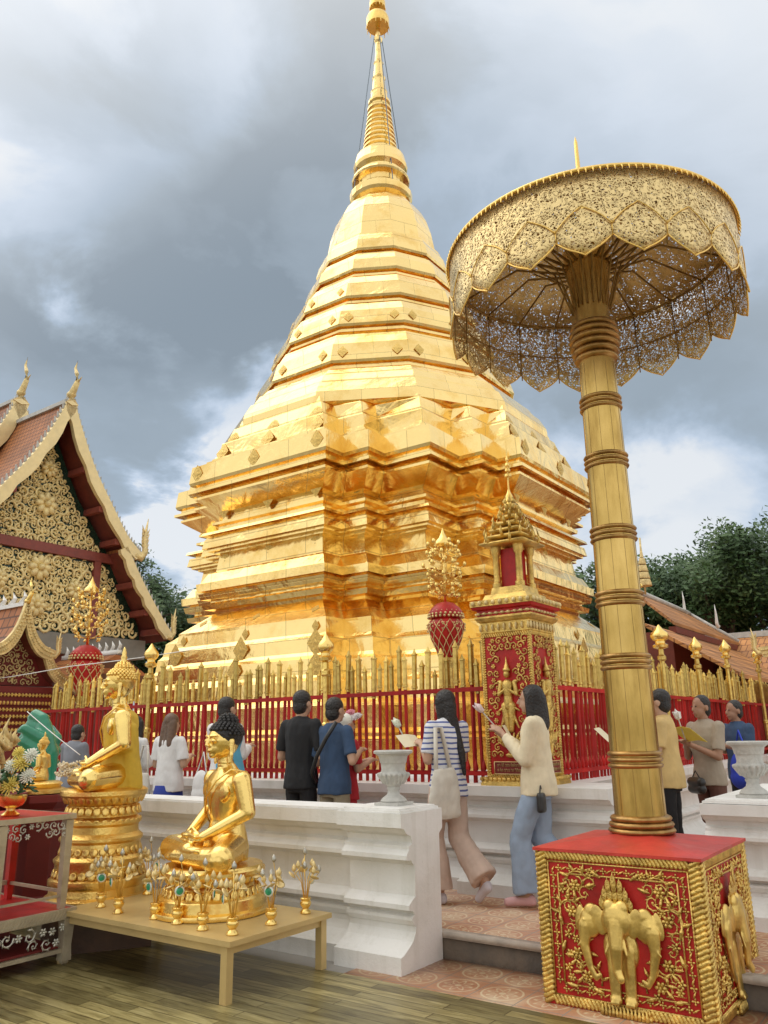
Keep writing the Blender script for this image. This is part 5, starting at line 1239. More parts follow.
    for S in 'LR':
        e_, w_ = J['el'+S], J['wr'+S]; sh_ = J['sh'+S]
        if style in ('tee', 'loose'):
            T_.append(('t', sh_+Vector((0,0,.01))*k, .058*k, sh_.lerp(e_, .78), (.062 if style == 'tee' else .072)*k)); tc_(sh_, .058, sh_.lerp(e_, .3), .058)
        else:
            tc_(sh_, .06, e_, .056); tc_(e_, .056, e_.lerp(w_, .7), .05); T_.append(('t', e_.lerp(w_, .6), .05*k, e_.lerp(w_, .93), .036*k))
    b_ = blob('shirt', T_, MT[tm], o, .010*k, 3, .010*k, A+B)
    # bottom
    style, bm_ = bottom; U_ = []
    if style == 'skirt':
        mb = MB(); mb.lathe([(.12*k,1.02*k),(.155*k,.92*k),(.175*k,.75*k),(.19*k,.42*k),(.2*k,.12*k),(.19*k,.12*k)], (0,0,0), 28); mb.v = [(x_, y_, min(z_, .90*k)) for x_, y_, z_ in mb.v]; sk = mb.build('skirt', MT[bm_], o, True)
    else:
        U_.append(('L', [(0,0,.80*k,.148*k,.108*k),(0,0,.92*k,.150*k,.108*k),(0,0,.98*k,.138*k,.10*k)]))
        for S in 'LR':
            r1, r2, r3 = dict(wide=(.090,.085,.112), slim=(.084,.066,.056), short=(.080,.075,.075))[style]
            U_.append(('c', J['hip'+S], r1*k, J['kn'+S], r2*k))
            if style != 'short': U_.append(('t', J['kn'+S], r2*k, J['kn'+S].lerp(J['an'+S], .97), r3*k))
        blob('trousers', U_, MT[bm_], o, .011*k, 3, .012*k, A-B)
    for S in 'LR':
        an, to = J['an'+S], J['to'+S]; d = (to-an); 
        blob('shoe', [('c', an+Vector((0,.02,-.035))*k, .040*k, to+Vector((0,0,.008))*k, .034*k), ('c', an+Vector((0,.03,-.05))*k, .036*k, an+d*.6+Vector((0,0,-.01))*k, .036*k)], MT[shoes], o, .011*k, 2)
    return o, J
for nm, col in dict(black_tee=(.012,.012,.014), navy_tee=(.035,.07,.14), white_shirt=(.74,.73,.72), grey_shirt=(.22,.23,.26), cream_knit=(.76,.66,.46), beige_trousers=(.56,.42,.34), denim=(.30,.38,.50), sky_scarf=(.13,.46,.66),
                    blue_skirt=(.02,.04,.25), brown_shirt=(.36,.30,.23), tan_robe=(.60,.42,.17), brown_cloth=(.12,.05,.035), red_cloth=(.45,.02,.03), canvas=(.62,.58,.50), green_pack=(.03,.08,.07), khaki=(.3,.26,.18), pink_shoe=(.70,.42,.42), grey_shoe=(.60,.56,.60), blue_vivid=(.02,.05,.45), orange_cloth=(.75,.22,.06)).items(): MT[nm] = fabric(nm, col)
hold = dict(elL=(.20,-.03,1.13), elR=(-.20,-.03,1.13), wrL=(.06,-.27,1.20), wrR=(-.06,-.27,1.20))
fence_dir = 54.3
# worshippers behind the long wall
person(5.85, 5.20, fence_dir, 1.72, 'person with short dark hair in a plain black T-shirt, seen from behind', dict(hold, elL=(.25,-.0,1.10), elR=(-.25,0,1.10)), ('short','black'), ('tee','black_tee'), ('slim','blackfab'), 'blackfab')
o, J = person(5.85, 4.80, fence_dir-8, 1.64, 'person in a navy T-shirt with a black strap across the back', dict(hold, elR=(-.26,.02,1.12), elL=(.25,0,1.1)), ('short','black'), ('tee','navy_tee'), ('slim','khaki'), 'blackfab')
mb = MB(); mb.tube([(-.13,.10,1.42),(-.05,.15,1.28),(.06,.165,1.12),(.16,.13,.98),(.2,.05,.90)], .020, 6, flat=(0,1,0)); mb.build('shoulder_strap', MT['blackplast'], o, True)
o, J = person(5.9, 7.12, fence_dir+6, 1.56, 'person with long loose brown hair, white blouse and blue skirt', dict(hold, elL=(.22,.0,1.12), elR=(-.22,0,1.12)), ('long','brownhair'), ('loose','white_shirt'), ('skirt','blue_skirt'), 'blackfab', 'skin')
b_ = face_empty('tote_bag', 5.78, 7.42, .98, fence_dir, 'cream canvas tote bag on the shoulder of the long-haired worshipper', 'bag')
blob('pouch', [('L',[(0,0,-.18,.12,.035),(0,0,-.15,.15,.05),(0,0,.0,.14,.05),(0,0,.14,.11,.02)])], MT['canvas'], b_, .012, 2, .014, 1)
mb = MB(); mb.tube([(-.10,0,.10),(-.04,-.03,.42),(.04,-.03,.42),(.10,0,.10)], .012, 6); mb.build('strap', MT['canvas'], b_, True)
o, J = person(5.85, 6.22, fence_dir, 1.70, 'person in a white shirt with a sky-blue scarf cloth over the left shoulder', dict(hold), ('short','black'), ('long_sleeve','white_shirt'), ('slim','khaki'), 'blackfab')
P_ = [('c',(-.10,.04,1.43),.07,(-.17,.05,1.30),.09),('c',(-.17,.05,1.30),.095,(-.12,.10,1.05),.10),('c',(-.12,.10,1.05),.10,(-.15,.09,.80),.085),('c',(-.16,.06,1.15),.09,(-.20,.0,.95),.07)]
blob('scarf', P_, MT['sky_scarf'], o, .012, 2)
b_ = face_empty('white_bag', 5.80, 6.50, 1.0, fence_dir, 'white cloth bag hanging beside the sky-blue scarf', 'bag')
blob('pouch', [('e',(0,0,0),(.12,.05,.16)),('e',(0,0,-.08),(.13,.06,.10))], MT['white_shirt'], b_, .012, 2)
mb = MB(); mb.tube([(-.08,0,.1),(0,-.02,.33),(.08,0,.1)], .008, 6); mb.build('strap', MT['white_shirt'], b_, True)
person(5.9, 8.85, fence_dir+10, 1.50, 'person in a grey shirt with black hair, left of the larger Buddha', dict(hold, head=(.0,-.05,1.56)), ('short','black'), ('long_sleeve','grey_shirt'), ('slim','khaki'), 'blackfab')
o, J = person(5.9, 7.72, fence_dir, 1.55, 'person in a white shirt with a dark green backpack, right of the larger Buddha', dict(hold), ('bob','black'), ('long_sleeve','white_shirt'), ('slim','khaki'), 'blackfab')
blob('backpack', [('e',(0,.17,1.12),(.14,.10,.20)),('e',(0,.19,1.02),(.13,.09,.12))], MT['green_pack'], o, .012, 2)
person(6.15, 4.92, fence_dir-20, 1.50, 'person in red clothes with a pink cap, hidden between the black and navy T-shirts', dict(hold), ('short','petal_w'), ('tee','red_cloth'), ('slim','red_cloth'), 'blackfab')
# pink and white flower cap/lotus offering
e = face_empty('pink_flower_spray', 6.2, 4.88, 1.62, 54, 'pink and white flower spray held between the two men', 'flowers')
for i, (x, y, z) in enumerate(((0,0,0),(.07,0,.02),(-.07,0,.015),(.03,-.02,.05))):
    mb = MB(); mum(mb, Vector((x,y,z)), .05, (0,.6,.8), i); mb.build('blossom', basic('pink_petals', (.80,.35,.42) if i % 2 else (.80,.75,.74), .6), e, True)
# walkers on the terrace
stride = dict(knL=(.08,-.16,.50), anL=(.08,-.12,.10), toL=(.09,-.28,.03), knR=(-.09,-.02,.50), anR=(-.09,.24,.16), toR=(-.09,.13,.035))
hold2 = dict(elL=(.20,-.02,1.12), elR=(-.20,-.02,1.12), wrL=(.07,-.25,1.24), wrR=(-.05,-.25,1.22))
o, J = person(5.93, 3.66, 128, 1.66, 'person with long black ponytail, striped T-shirt and beige wide trousers, carrying a tote', dict(hold2, knL=(.08,-.12,.50), anL=(.08,-.05,.09), toL=(.09,-.20,.03), knR=(-.08,.02,.50), anR=(-.09,.30,.20), toR=(-.09,.22,.05)), ('tail','black'), ('tee','stripe'), ('wide','beige_trousers'), 'grey_shoe')
b_ = face_empty('tote_bag', 5.74, 3.58, 1.02, 128, 'pale canvas tote bag hanging from the striped shirt shoulder', 'bag')
blob('pouch', [('L',[(0,0,-.20,.13,.035),(0,0,-.17,.165,.05),(0,0,-.02,.155,.05),(0,0,.12,.13,.038),(0,0,.18,.11,.02)])], MT['canvas'], b_, .011, 2, .016, 4)
mb = MB(); mb.tube([(-.08,0,.15),(-.03,-.05,.50),(.03,-.05,.50),(.08,0,.15)], [.018]*4, 6); mb.build('strap', MT['canvas'], b_, True)
def card(A, B, z, face, label, mat, wd=.22, hg=.16, tilt=.9):
    e = face_empty('prayer_sheet', A, B, z, face, label, 'paper')
    mb = MB(); mb.cbox((-wd/4,0,0), (wd/2,.002,hg), Matrix.Rotation(.12, 3, 'Z')); mb.cbox((wd/4,0,0), (wd/2,.002,hg), Matrix.Rotation(-.12, 3, 'Z'))
    o = mb.build('sheet', mat, e); o.rotation_euler = (tilt, 0, 0); return e
MT['paper'] = basic('cream_paper', (.80,.72,.50), .7, 0, .04); MT['paper_y'] = basic('yellow_paper', (.80,.68,.10), .7, 0, .06)
card(5.98, 4.06, 1.42, 128, 'cream prayer sheet held by the striped-shirt walker', MT['paper'])
o, J = person(6.20, 2.98, 160, 1.68, 'person with black shoulder-length hair, cream knit top and pale jeans, walking left', dict(stride, wrL=(.05,-.25,1.30), wrR=(-.04,-.26,1.28), elL=(.18,-.06,1.10), elR=(-.18,-.06,1.10)), ('bob','black'), ('long_sleeve','cream_knit'), ('wide','denim'), 'pink_shoe')
mb = MB(); mb.tube([(-.02,-.12,1.30),(-.14,-.09,1.15),(-.2,-.06,.98),(-.23,-.08,.88)], .006, 5); mb.build('bag_strap', MT['blackplast'], o, True)
b_ = face_empty('small_bag', 6.03, 2.88, .95, 160, 'small black shoulder bag on the hip of the cream knit walker', 'bag')
blob('pouch', [('L',[(0,0,-.075,.075,.028),(0,0,-.06,.09,.036),(0,0,.05,.085,.034),(0,0,.07,.07,.024)])], MT['blackplast'], b_, .008, 2)
mb = MB(); mb.tube([(-.07,0,.04),(0,.0,.12),(.07,0,.04)], .006, 5); mb.build('strap', MT['blackplast'], b_, True)
def lotus_flower(A, B, z, face, label, col=(.78,.62,.62), stem=True, ln=.28, lean=(-.1,-.15)):
    e = face_empty('lotus_flower', A, B, z, face, label, 'flower')
    mb = MB(); mb.tube([(0,0,0),(lean[0]*.5,lean[1]*.5,ln*.5),(lean[0],lean[1],ln)], .006, 6); mb.build('stem', MT['canvas'], e, True)
    mb = MB(); c = Vector((lean[0],lean[1],ln)); d = Vector((lean[0],lean[1],ln)).normalized()
    mb.cap(c, .022, c+d*.03, .032, 10); mb.cap(c+d*.03, .032, c+d*.075, .006, 10)
    for k in range(5):
        a = 2*pi*k/5; mb.cap(c+Vector((.02*math.cos(a),.02*math.sin(a),0)), .012, c+d*.05+Vector((.034*math.cos(a),.034*math.sin(a),0)), .006, 6)
    mb.build('bud', basic('petal_tone', col, .6), e, True)
lotus_flower(6.24, 3.30, 1.46, 160, 'pink lotus bud on a stem held by the cream knit walker', ln=.20, lean=(.05,-.16))
card(6.26, 3.26, 1.49, 160, 'folded sheet in the hands of the cream knit walker', MT['paper'], .13, .10, .5)
lotus_flower(6.0, 4.12, 1.42, 128, 'white lotus bud held by the striped-shirt walker', (.72,.75,.6), ln=.13, lean=(.03,-.07))
# people right of the pole
person(7.55, 2.36, 150, 1.66, 'person in a tan robe jacket, half hidden behind the parasol pole', dict(hold), ('short','black'), ('loose','tan_robe'), ('slim','blackfab'), 'blackfab')
card(7.35, 2.83, 1.44, 150, 'cream sheet sticking out left of the parasol pole', MT['paper'], .24, .17, .8)
person(8.3, 2.20, 205, 1.62, 'person in a brown short-sleeved shirt with hands joined, right of the parasol pole', dict(elL=(.20,-.06,1.10), elR=(-.20,-.06,1.10), wrL=(.025,-.24,1.22), wrR=(-.025,-.24,1.22), knR=(-.09,.02,.52), anR=(-.09,.25,.28), toR=(-.09,.20,.16)), ('short','black'), ('tee','brown_shirt'), ('short','brown_cloth'), 'brown_cloth', 'skin2')
b_ = face_empty('small_bag', 8.05, 2.26, .97, 190, 'black belt bag in front of the brown shirt', 'bag')
blob('pouch', [('c',(-.08,0,-.03),.045,(.08,0,-.03),.045),('c',(-.08,0,.03),.045,(.08,0,.03),.045),('e',(0,0,0),(.11,.045,.06))], MT['blackplast'], b_, .01, 2)
mb = MB(); mb.tube([(-.09,0,.04),(0,.0,.13),(.09,0,.04)], .006, 5); mb.build('strap', MT['blackplast'], b_, True)
card(7.85, 2.22, 1.43, 190, 'bright yellow sheet held by the brown-shirted worshipper', MT['paper_y'], .34, .20, .9)
lotus_flower(7.85, 2.26, 1.38, 190, 'white flower held above the yellow sheet', (.78,.76,.72), ln=.20, lean=(.0,-.05))
o, J = person(9.6, 2.2, 200, 1.60, 'person in dark navy clothes with a bright blue bag, behind the right urn', dict(hold), ('short','black'), ('tee','navy_tee'), ('slim','blackfab'), 'blackfab', 'skin2')
b_ = face_empty('blue_bag', 9.3, 2.12, 1.05, 200, 'bright blue shoulder bag behind the right urn', 'bag')
blob('pouch', [('e',(0,0,0),(.16,.09,.20)),('e',(0,0,-.08),(.17,.1,.12))], MT['blue_vivid'], b_, .012, 2)
mb = MB(); mb.tube([(-.1,0,.14),(0,.0,.4),(.1,0,.14)], .012, 6); mb.build('strap', MT['blue_vivid'], b_, True)

# ================================================================== THAI ROOFS AND GABLES
MT['board'] = basic('carved_gilt_board', (.84,.68,.36), .5, .35, .10, 4, .5, 7)
MT['mosaic'] = basic('green_mirror_mosaic', (.018,.045,.03), .25, .2, .7, 25)
MT['ridge'] = basic('grey_white_ridge', (.55,.54,.50), .7, 0, .15, 6, dirt=(.3,.3,.28))
MT['soffit'] = basic('red_brown_soffit', (.17,.035,.022), .55, 0, .25, 4, .1, 20)
MT['beam'] = basic('red_brown_beam', (.24,.055,.04), .5, 0, .2, 6)
def interp(pts, n=14):
    """smooth resample of a polyline of (x,z)"""
    out_ = []
    for i in range(n+1):
        f = i/n*(len(pts)-1); j = min(int(f), len(pts)-2); g = f-j
        p0 = pts[max(j-1,0)]; p1 = pts[j]; p2 = pts[j+1]; p3 = pts[min(j+2, len(pts)-1)]
        out_.append(tuple(.5*((2*p1[q])+(-p0[q]+p2[q])*g+(2*p0[q]-5*p1[q]+4*p2[q]-p3[q])*g*g+(-p0[q]+3*p1[q]-3*p2[q]+p3[q])*g**3) for q in (0,1)))
    return out_
def naga_tip(mb, p, s, h, sgn):
    """curling finial at a bargeboard end"""
    x, y, z = p
    mb.tube([(x-sgn*s*.25, y, z-s*.02), (x+sgn*s*.12, y, z-s*.12), (x+sgn*s*.38, y, z+h*.12), (x+sgn*s*.30, y, z+h*.5), (x+sgn*s*.46, y, z+h)], [s*.16,s*.19,s*.16,s*.11,s*.015], 8)
    for k in range(5):
        f = k/5; c = Vector((x+sgn*s*.42, y, z+h*(.05+.65*f))); mb.cap(c, s*.07, c+Vector((sgn*s*.16,0,h*.17)), s*.01, 6)
        c = Vector((x+sgn*s*.22, y, z+h*(.25+.5*f))); mb.cap(c, s*.06, c+Vector((-sgn*s*.10,0,h*.15)), s*.01, 6)
def chofa(mb, p, h, s):
    x, y, z = p
    mb.ell((x, y, z+h*.06), (s*.26, s*.26, h*.09), 10, 8)
    mb.tube([(x,y,z-h*.05),(x,y-s*.1,z+h*.12),(x,y-s*.45,z+h*.35),(x,y-s*.35,z+h*.6),(x,y-s*.15,z+h*.8),(x,y-s*.32,z+h)], [s*.16,s*.2,s*.15,s*.11,s*.07,s*.01], 8)
    mb.cap((x,y-s*.4,z+h*.33), s*.1, (x,y-s*.85,z+h*.45), s*.015, 6)
def roof_tier(e, pts, y0, y1, roofmat, bw=.42, board=True, teeth=True, tipsize=.7, tiph=1.2, apex=True, apexh=1.9, sides=(-1,1), open_apex=None, ridge_w=.09):
    """pts: half profile (x,z) from top to tip; both slopes, bargeboards at y0"""
    cur = interp(pts)
    for s in sides:
        sl_ = MB(); top = [(s*x, z) for x, z in cur]; bot = [(s*x, z-.10) for x, z in cur]
        sl_.prism(top+bot[::-1], y0+.05, y1); sl_.build('roof_slope', roofmat, e)
        sf = MB(); a_ = [(s*x, z-.103) for x, z in cur]; b2 = [(s*x, z-.15) for x, z in cur]; sf.prism(a_+b2[::-1], y0+.05, y1); sf.build('soffit', MT['soffit'], e)
        if board:
            bb = MB(); L_ = len(cur)
            up = []; lo = []
            for i, (x, z) in enumerate(cur):
                x2, z2 = cur[min(i+1, L_-1)]; x1, z1 = cur[max(i-1, 0)]; tx, tz = x2-x1, z2-z1; l_ = math.hypot(tx, tz); nx_, nz2 = -tz/l_, tx/l_   # outward/up
                nx_, nz2 = abs(nx_), abs(nz2)
                up.append((s*(x+nx_*.10), z+nz2*.10)); wob = .04*math.sin(i*2.2)
                lo.append((s*(x-nx_*(bw-.1+wob)), z-nz2*(bw-.1+wob)))
            bb.prism(up+lo[::-1], y0-.10, y0+.04)
            if apex: bb.prism([(0, up[0][1]+.1), (s*.0, lo[0][1]-bw*.2), lo[0], up[0]], y0-.13, y0+.03)
            b_o = bb.build('bargeboard', MT['board'], e)
            tt = MB()
            if teeth:
                n = int(sum(math.dist(up[i], up[i+1]) for i in range(L_-1))/.17)
                for q in range(n):
                    f = (q+.5)/n*(L_-1); j = int(f); g = f-j; x = up[j][0]+(up[j+1][0]-up[j][0])*g; z = up[j][1]+(up[j+1][1]-up[j][1])*g
                    tt.cap((x, y0-.03, z), .05, (x+s*.03, y0-.03, z+.15), .02, 5)
                tt.build('comb_teeth', MT['ridge'], b_o, True)
            tp = MB(); naga_tip(tp, (s*cur[-1][0], y0-.03, cur[-1][1]), tipsize, tiph, s); tp.build('naga_finial', MT['goldpale'], b_o, True)
    if apex:
        mb = MB(); chofa(mb, (0, y0-.03, cur[0][1]+.15), apexh, .55); mb.build('apex_finial', MT['goldpale'], e, True)
        mb = MB(); mb.box(-ridge_w, ridge_w, y0+.06, y1, cur[0][1]-.02, cur[0][1]+.10); mb.build('ridge_cap', MT['ridge'], e)
# big viharn on the left
vh = empty('temple_hall', 12.6, 20.6, 0, 0, 'Thai temple hall with steep tiled roof and gilt scroll-carved gable, left of the chedi', 'building')
T1 = [(0,11.26),(.38,10.35),(.95,9.25),(1.65,8.25),(2.25,7.45),(2.80,7.0)]
T2 = [(2.25,7.15),(2.75,6.35),(3.35,5.55),(4.15,4.60)]
roof_tier(vh, T1, 0, 16, MT['roof'], .32, apexh=1.15, tipsize=.62, tiph=1.25)
roof_tier(vh, T2, 0, 16, MT['roof'], .30, apex=False, tipsize=.5, tiph=.9)
gy = .85
mb = MB(); mb.prism([(0,10.75),(.5,9.7),(1.1,8.6),(1.8,7.7),(2.35,7.0),(2.9,6.0),(3.6,4.95),(3.7,4.5),(-3.7,4.5),(-3.6,4.95),(-2.9,6.0),(-2.35,7.0),(-1.8,7.7),(-1.1,8.6),(-.5,9.7)], gy, gy+.2); gb = mb.build('gable_wall', MT['mosaic'], vh)
def in_gable(x, z):
    x = abs(x)
    pts = [(0,10.5),(.5,9.45),(1.1,8.4),(1.8,7.5),(2.2,6.95),(2.8,5.8),(3.5,4.75),(3.5,4.5)]
    if z < 4.6: return False
    for (x0_, z0_), (x1_, z1_) in zip(pts, pts[1:]):
        if z1_ <= z <= z0_: return x < x0_+(x1_-x0_)*(z0_-z)/max(1e-6, z0_-z1_)-.1
    return False
mb = MB(); MT['filigree'] = basic('gilt_filigree', (.90,.72,.36), .5, .25, .18, 8, .2, 40)
scroll_field(mb, lambda x, z: in_gable(x, z) and not (6.72 < z < 7.08) and not (1.78 < abs(x) < 1.98 and z < 6.8), -3.6, 3.6, 4.5, 10.6, .160, gy-.05, .27, 21, .22, .12)
scroll_field(mb, lambda x, z: in_gable(x, z) and not (6.72 < z < 7.08) and not (1.78 < abs(x) < 1.98 and z < 6.8), -3.6, 3.6, 4.5, 10.6, .10, gy-.02, .26, 77, .4, .1, leaves=False)
for (x, z, r) in ((0,9.3,.3),(0,8.2,.4),(-.0,6.3,.4),(1.2,5.8,.3),(-1.2,5.8,.3),(0,5.2,.35)): flower(mb, x, z, r, gy-.12, 8)
mb.build('gilt_scrollwork', MT['filigree'], gb, True)
mb = MB(); mb.box(-2.5,2.5,gy-.16,gy-.001,6.76,7.04); mb.build('tie_beam', MT['beam'], gb)
for s in (-1,1): mb = MB(); mb.box(s*1.88-.11,s*1.88+.11,gy-.15,gy-.002,4.4,6.755); mb.build('gable_post', MT['beam'], gb)
for i, (x, z) in enumerate(((.75,9.35),(1.4,8.25),(2.05,7.35),(2.75,6.1),(3.3,5.3),(3.8,4.75))):
    for s in (-1,1): mb = MB(); mb.box(s*x-.08,s*x+.08,.06,gy,z-.12,z+.06); mb.build('purlin', MT['beam'], vh)
mb = MB(); mb.box(-3.9,3.9,gy-.05,15,3.9,4.49); mb.build('wall_band', basic('grey_eave_wall', (.25,.24,.21), .8, 0, .15, 3), vh)
mb = MB(); mb.box(-3.5,3.5,gy+.2,15,.172,3.899); mb.build('wall', MT['soffit'], vh)
# second, higher roof behind
v2 = empty('temple_roof', 12.6, 23.5, 0, 0, 'higher rear gable of the temple hall with its own tall finial, top left', 'roof')
roof_tier(v2, [(x, z+.85) for x, z in T1], 0, 16, MT['roof'], .4, apexh=1.3)
mb = MB(); mb.prism([(0,11.5),(.9,9.8),(2.0,8.4),(2.4,7.7),(-2.4,7.7),(-2.0,8.4),(-.9,9.8)], 1.2, 1.3); mb.build('gable_wall', MT['soffit'], v2)
# small gate pavilion in front of it
gp = empty('gate_pavilion', 6.75, 11.7, 0, 0, 'small carved gate pavilion with curling naga bargeboards at the left edge', 'pavilion')
G1 = [(0,3.50),(.12,3.12),(.30,2.88),(.52,2.80)]; G2 = [(.42,2.85),(.55,2.58),(.78,2.40),(1.08,2.34)]
def small_roof(e, G, y0, y1, apex, sc=1.0, mat='roof'):
    cur = interp(G, 10)
    for s in (-1,1):
        m_ = MB(); m_.prism([(s*x, z) for x, z in cur]+[(s*x, z-.05) for x, z in cur][::-1], y0+.02, y1); m_.build('roof_slope', MT[mat], e)
        m_ = MB(); m_.prism([(s*x, z-.052) for x, z in cur]+[(s*x, z-.08) for x, z in cur][::-1], y0+.02, y1); m_.build('soffit', MT['soffit'], e)
        bb = MB(); bb.prism([(s*(x+.03), z+.03) for x, z in cur]+[(s*(x-.05), z-.13) for x, z in cur][::-1], y0-.05, y0+.015); o_ = bb.build('bargeboard', MT['goldpale'], e)
        tt = MB()
        for q in range(22):
            f = q/22*(len(cur)-1); j = int(f); g = f-j; x = cur[j][0]+(cur[j+1][0]-cur[j][0])*g; z = cur[j][1]+(cur[j+1][1]-cur[j][1])*g
            tt.ell((s*(x+.0), y0-.055, z-.02), .022, 6, 4); tt.ell((s*(x-.03), y0-.055, z-.08), .018, 6, 4)
        naga_tip(tt, (s*cur[-1][0], y0-.02, cur[-1][1]-.03), .22, .38, s); tt.build('naga_finial', MT['goldpale'], o_, True)
    if apex:
        m_ = MB(); chofa(m_, (0, y0-.02, G[0][1]+.03), .42, .2); m_.build('apex_finial', MT['gold'], e, True)
        m_ = MB(); m_.box(-.04,.04,y0+.03,y1,G[0][1]-.01,G[0][1]+.05)
        for q in range(8): m_.tube([(0,y0+.15+q*.3,G[0][1]+.04),(0,y0+.05+q*.3,G[0][1]+.14),(0,y0+.12+q*.3,G[0][1]+.24)], [.05,.035,.004], 6)
        m_.build('ridge_cap', MT['white'], e)
small_roof(gp, G1, 0, 2.6, True); small_roof(gp, G2, 0.02, 2.6, False)
mb = MB(); mb.prism([(0,3.3),(.2,2.95),(.45,2.72),(.6,2.5),(.8,2.3),(-.8,2.3),(-.6,2.5),(-.45,2.72),(-.2,2.95)], .35, .42); g_ = mb.build('gable_wall', MT['redmat'], gp)
mb = MB(); scroll_field(mb, lambda x, z: abs(x) < .55*(3.3-z) , -.7, .7, 2.3, 3.2, .06, .33, .17, 31, .3, .14); mb.build('gilt_scrollwork', MT['goldpale'], g_, True)
mb = MB()
for z0_, z1_, w_ in ((.172,1.6,.62),(1.6,1.66,.72),(1.66,1.8,.66),(1.8,1.86,.76),(1.86,2.0,.70),(2.0,2.06,.80),(2.06,2.28,.72)): mb.box(-w_,w_,.3-(w_-.6)*.5,2.3,z0_,z1_-.001)
mb.build('carved_wall', MT['redmat'], gp)
mb = MB()
for z in (1.63,1.73,1.83,1.93,2.03,2.15):
    for i in range(26): mb.ell((-.72+i*.0576, .2, z), (.022,.02,.032), 6, 4)
[mb.box(-.73,.73,.203,.210,z_-.006,z_+.006) for z_ in (1.63,1.73,1.83,1.93,2.03,2.15)]; mb.box(-.73,-.725,.205,.212,1.62,2.17); mb.build('gilt_frieze', MT['goldrelief'], gp)
# white-ridged lower roof between hall and chedi
lr = empty('low_roof', 12.5, 17.2, 0, 0, 'low white-ridged roof peeping over the fence beside the larger Buddha head', 'roof')
mb = MB(); mb.prism([(-1.6,2.6),(0,3.55),(1.6,2.6),(1.6,2.5),(-1.6,2.5)], 0, 2.4); mb.build('roof_slope', MT['roof'], lr)
mb = MB(); mb.box(-.06,.06,0,2.4,3.5,3.62)
for q in range(9): mb.tube([(0,.05+q*.28,3.6),(0,-.02+q*.28,3.74),(0,.05+q*.28,3.86)], [.06,.04,.004], 6)
mb.build('ridge_cap', MT['white'], lr, True)

# right-hand halls
rb = empty('gallery_hall', 24.0, 8.0, 0, 0, 'orange-tiled hall behind the chedi with hipped end, right of the pole', 'building')
mb = MB(); mb.add([(.2,0,5.55),(6.0,0,5.45),(6.3,-1.5,4.35),(-1.2,-1.5,4.35),(.2,0,5.45),(6.0,0,5.35),(6.3,-1.5,4.25),(-1.2,-1.5,4.25)], [(0,1,2,3),(7,6,5,4),(0,3,7,4),(1,0,4,5),(2,1,5,6),(3,2,6,7)]); mb.build('roof_slope', MT['roofx'], rb)
mb = MB(); mb.add([(-3.5,-1.4,4.1),(6.2,-1.4,4.1),(6.4,-3.6,2.7),(-3.5,-3.6,2.7),(-3.5,-1.4,4.0),(6.2,-1.4,4.0),(6.4,-3.6,2.6),(-3.5,-3.6,2.6)], [(0,1,2,3),(7,6,5,4),(0,3,7,4),(1,0,4,5),(2,1,5,6),(3,2,6,7)]); mb.build('lower_roof_slope', MT['roofx'], rb)
mb = MB(); mb.box(-1.1,6.1,-1.5,-1.3,4.06,4.24); mb.build('eave_board', MT['soffit'], rb)
mb = MB(); mb.tube([(.2,0,5.6),(6.0,0,5.5)], .09, 6); mb.tube([(6.0,0,5.5),(6.32,-1.5,4.4)], .07, 6); mb.build('ridge_cap', MT['ridge'], rb, True)
mb = MB(); mb.box(-.5,5.9,-1.2,2,.172,4.2); mb.build('wall', MT['soffit'], rb)
mb = MB(); 
for x in (5.6, 6.2): naga_tip(mb, (x, -.0 if x < 6 else -.9, 5.5 if x < 6 else 5.0), .35, .75, -1)
mb.build('white_finial', MT['white'], rb, True)
rc = empty('cloister_hall', 31, 1.5, 0, 0, 'long orange-tiled cloister roof with pale ridge at the far right', 'building')
mb = MB(); mb.add([(0,6.2,4.62),(0,-14,4.62),(-3.6,-14,2.9),(-3.6,6.2,2.9),(0,6.2,4.52),(0,-14,4.52),(-3.6,-14,2.8),(-3.6,6.2,2.8)], [(0,1,2,3),(7,6,5,4),(0,3,7,4),(1,0,4,5),(2,1,5,6),(3,2,6,7)]); mb.build('roof_slope', MT['roofx'], rc)
mb = MB(); mb.box(-.12,.12,-14,6.3,4.58,4.78); mb.tube([(0,6.25,4.65),(-3.6,6.25,2.95)], .12, 6); mb.build('ridge_cap', MT['ridge'], rc)
mb = MB(); mb.box(-3.2,.5,-14,6,.172,2.85); mb.build('wall', MT['soffit'], rc)
# small spired pavilion between chedi and pole, and gilt spire
sp_ = empty('spired_pavilion', 24.0, 10.3, 0, 0, 'small dark gabled pavilion with gilt finials between chedi and parasol pole', 'pavilion')
S1 = [(0,6.3),(.3,5.7),(.7,5.25),(1.2,5.0)]; small_roof(sp_, S1, 0, 3, True); small_roof(sp_, [(1.0,5.1),(1.3,4.7),(1.8,4.35),(2.4,4.2)], 0, 3, False)
mb = MB(); mb.box(-2.0,2.0,.5,3,.172,4.4); mb.prism([(0,6.1),(1.1,4.8),(1.9,4.35),(-1.9,4.35),(-1.1,4.8)], .5, .6); mb.build('wall', MT['soffit'], sp_)
ps = empty('tiered_parasol', 24, 7.6, 5.4, 0, 'slender gilt tiered parasol standing above the orange roof', 'parasol')
mb = MB(); mb.tube([(0,0,0),(0,0,1.75)], .03, 6); mb.build('pole', MT['goldpale'], ps, True)
mb = MB()
for q in range(4): mb.lathe([(.22-.035*q,.25+q*.22),(.23-.035*q,.27+q*.22),(.19-.035*q,.44+q*.22),(.04,.46+q*.22)], (0,0,0), 12)
mb.lathe([(.06,1.13),(.04,1.3),(.01,1.7)], (0,0,0), 8); mb.build('tiers', MT['goldpale'], ps, auto=R(40))
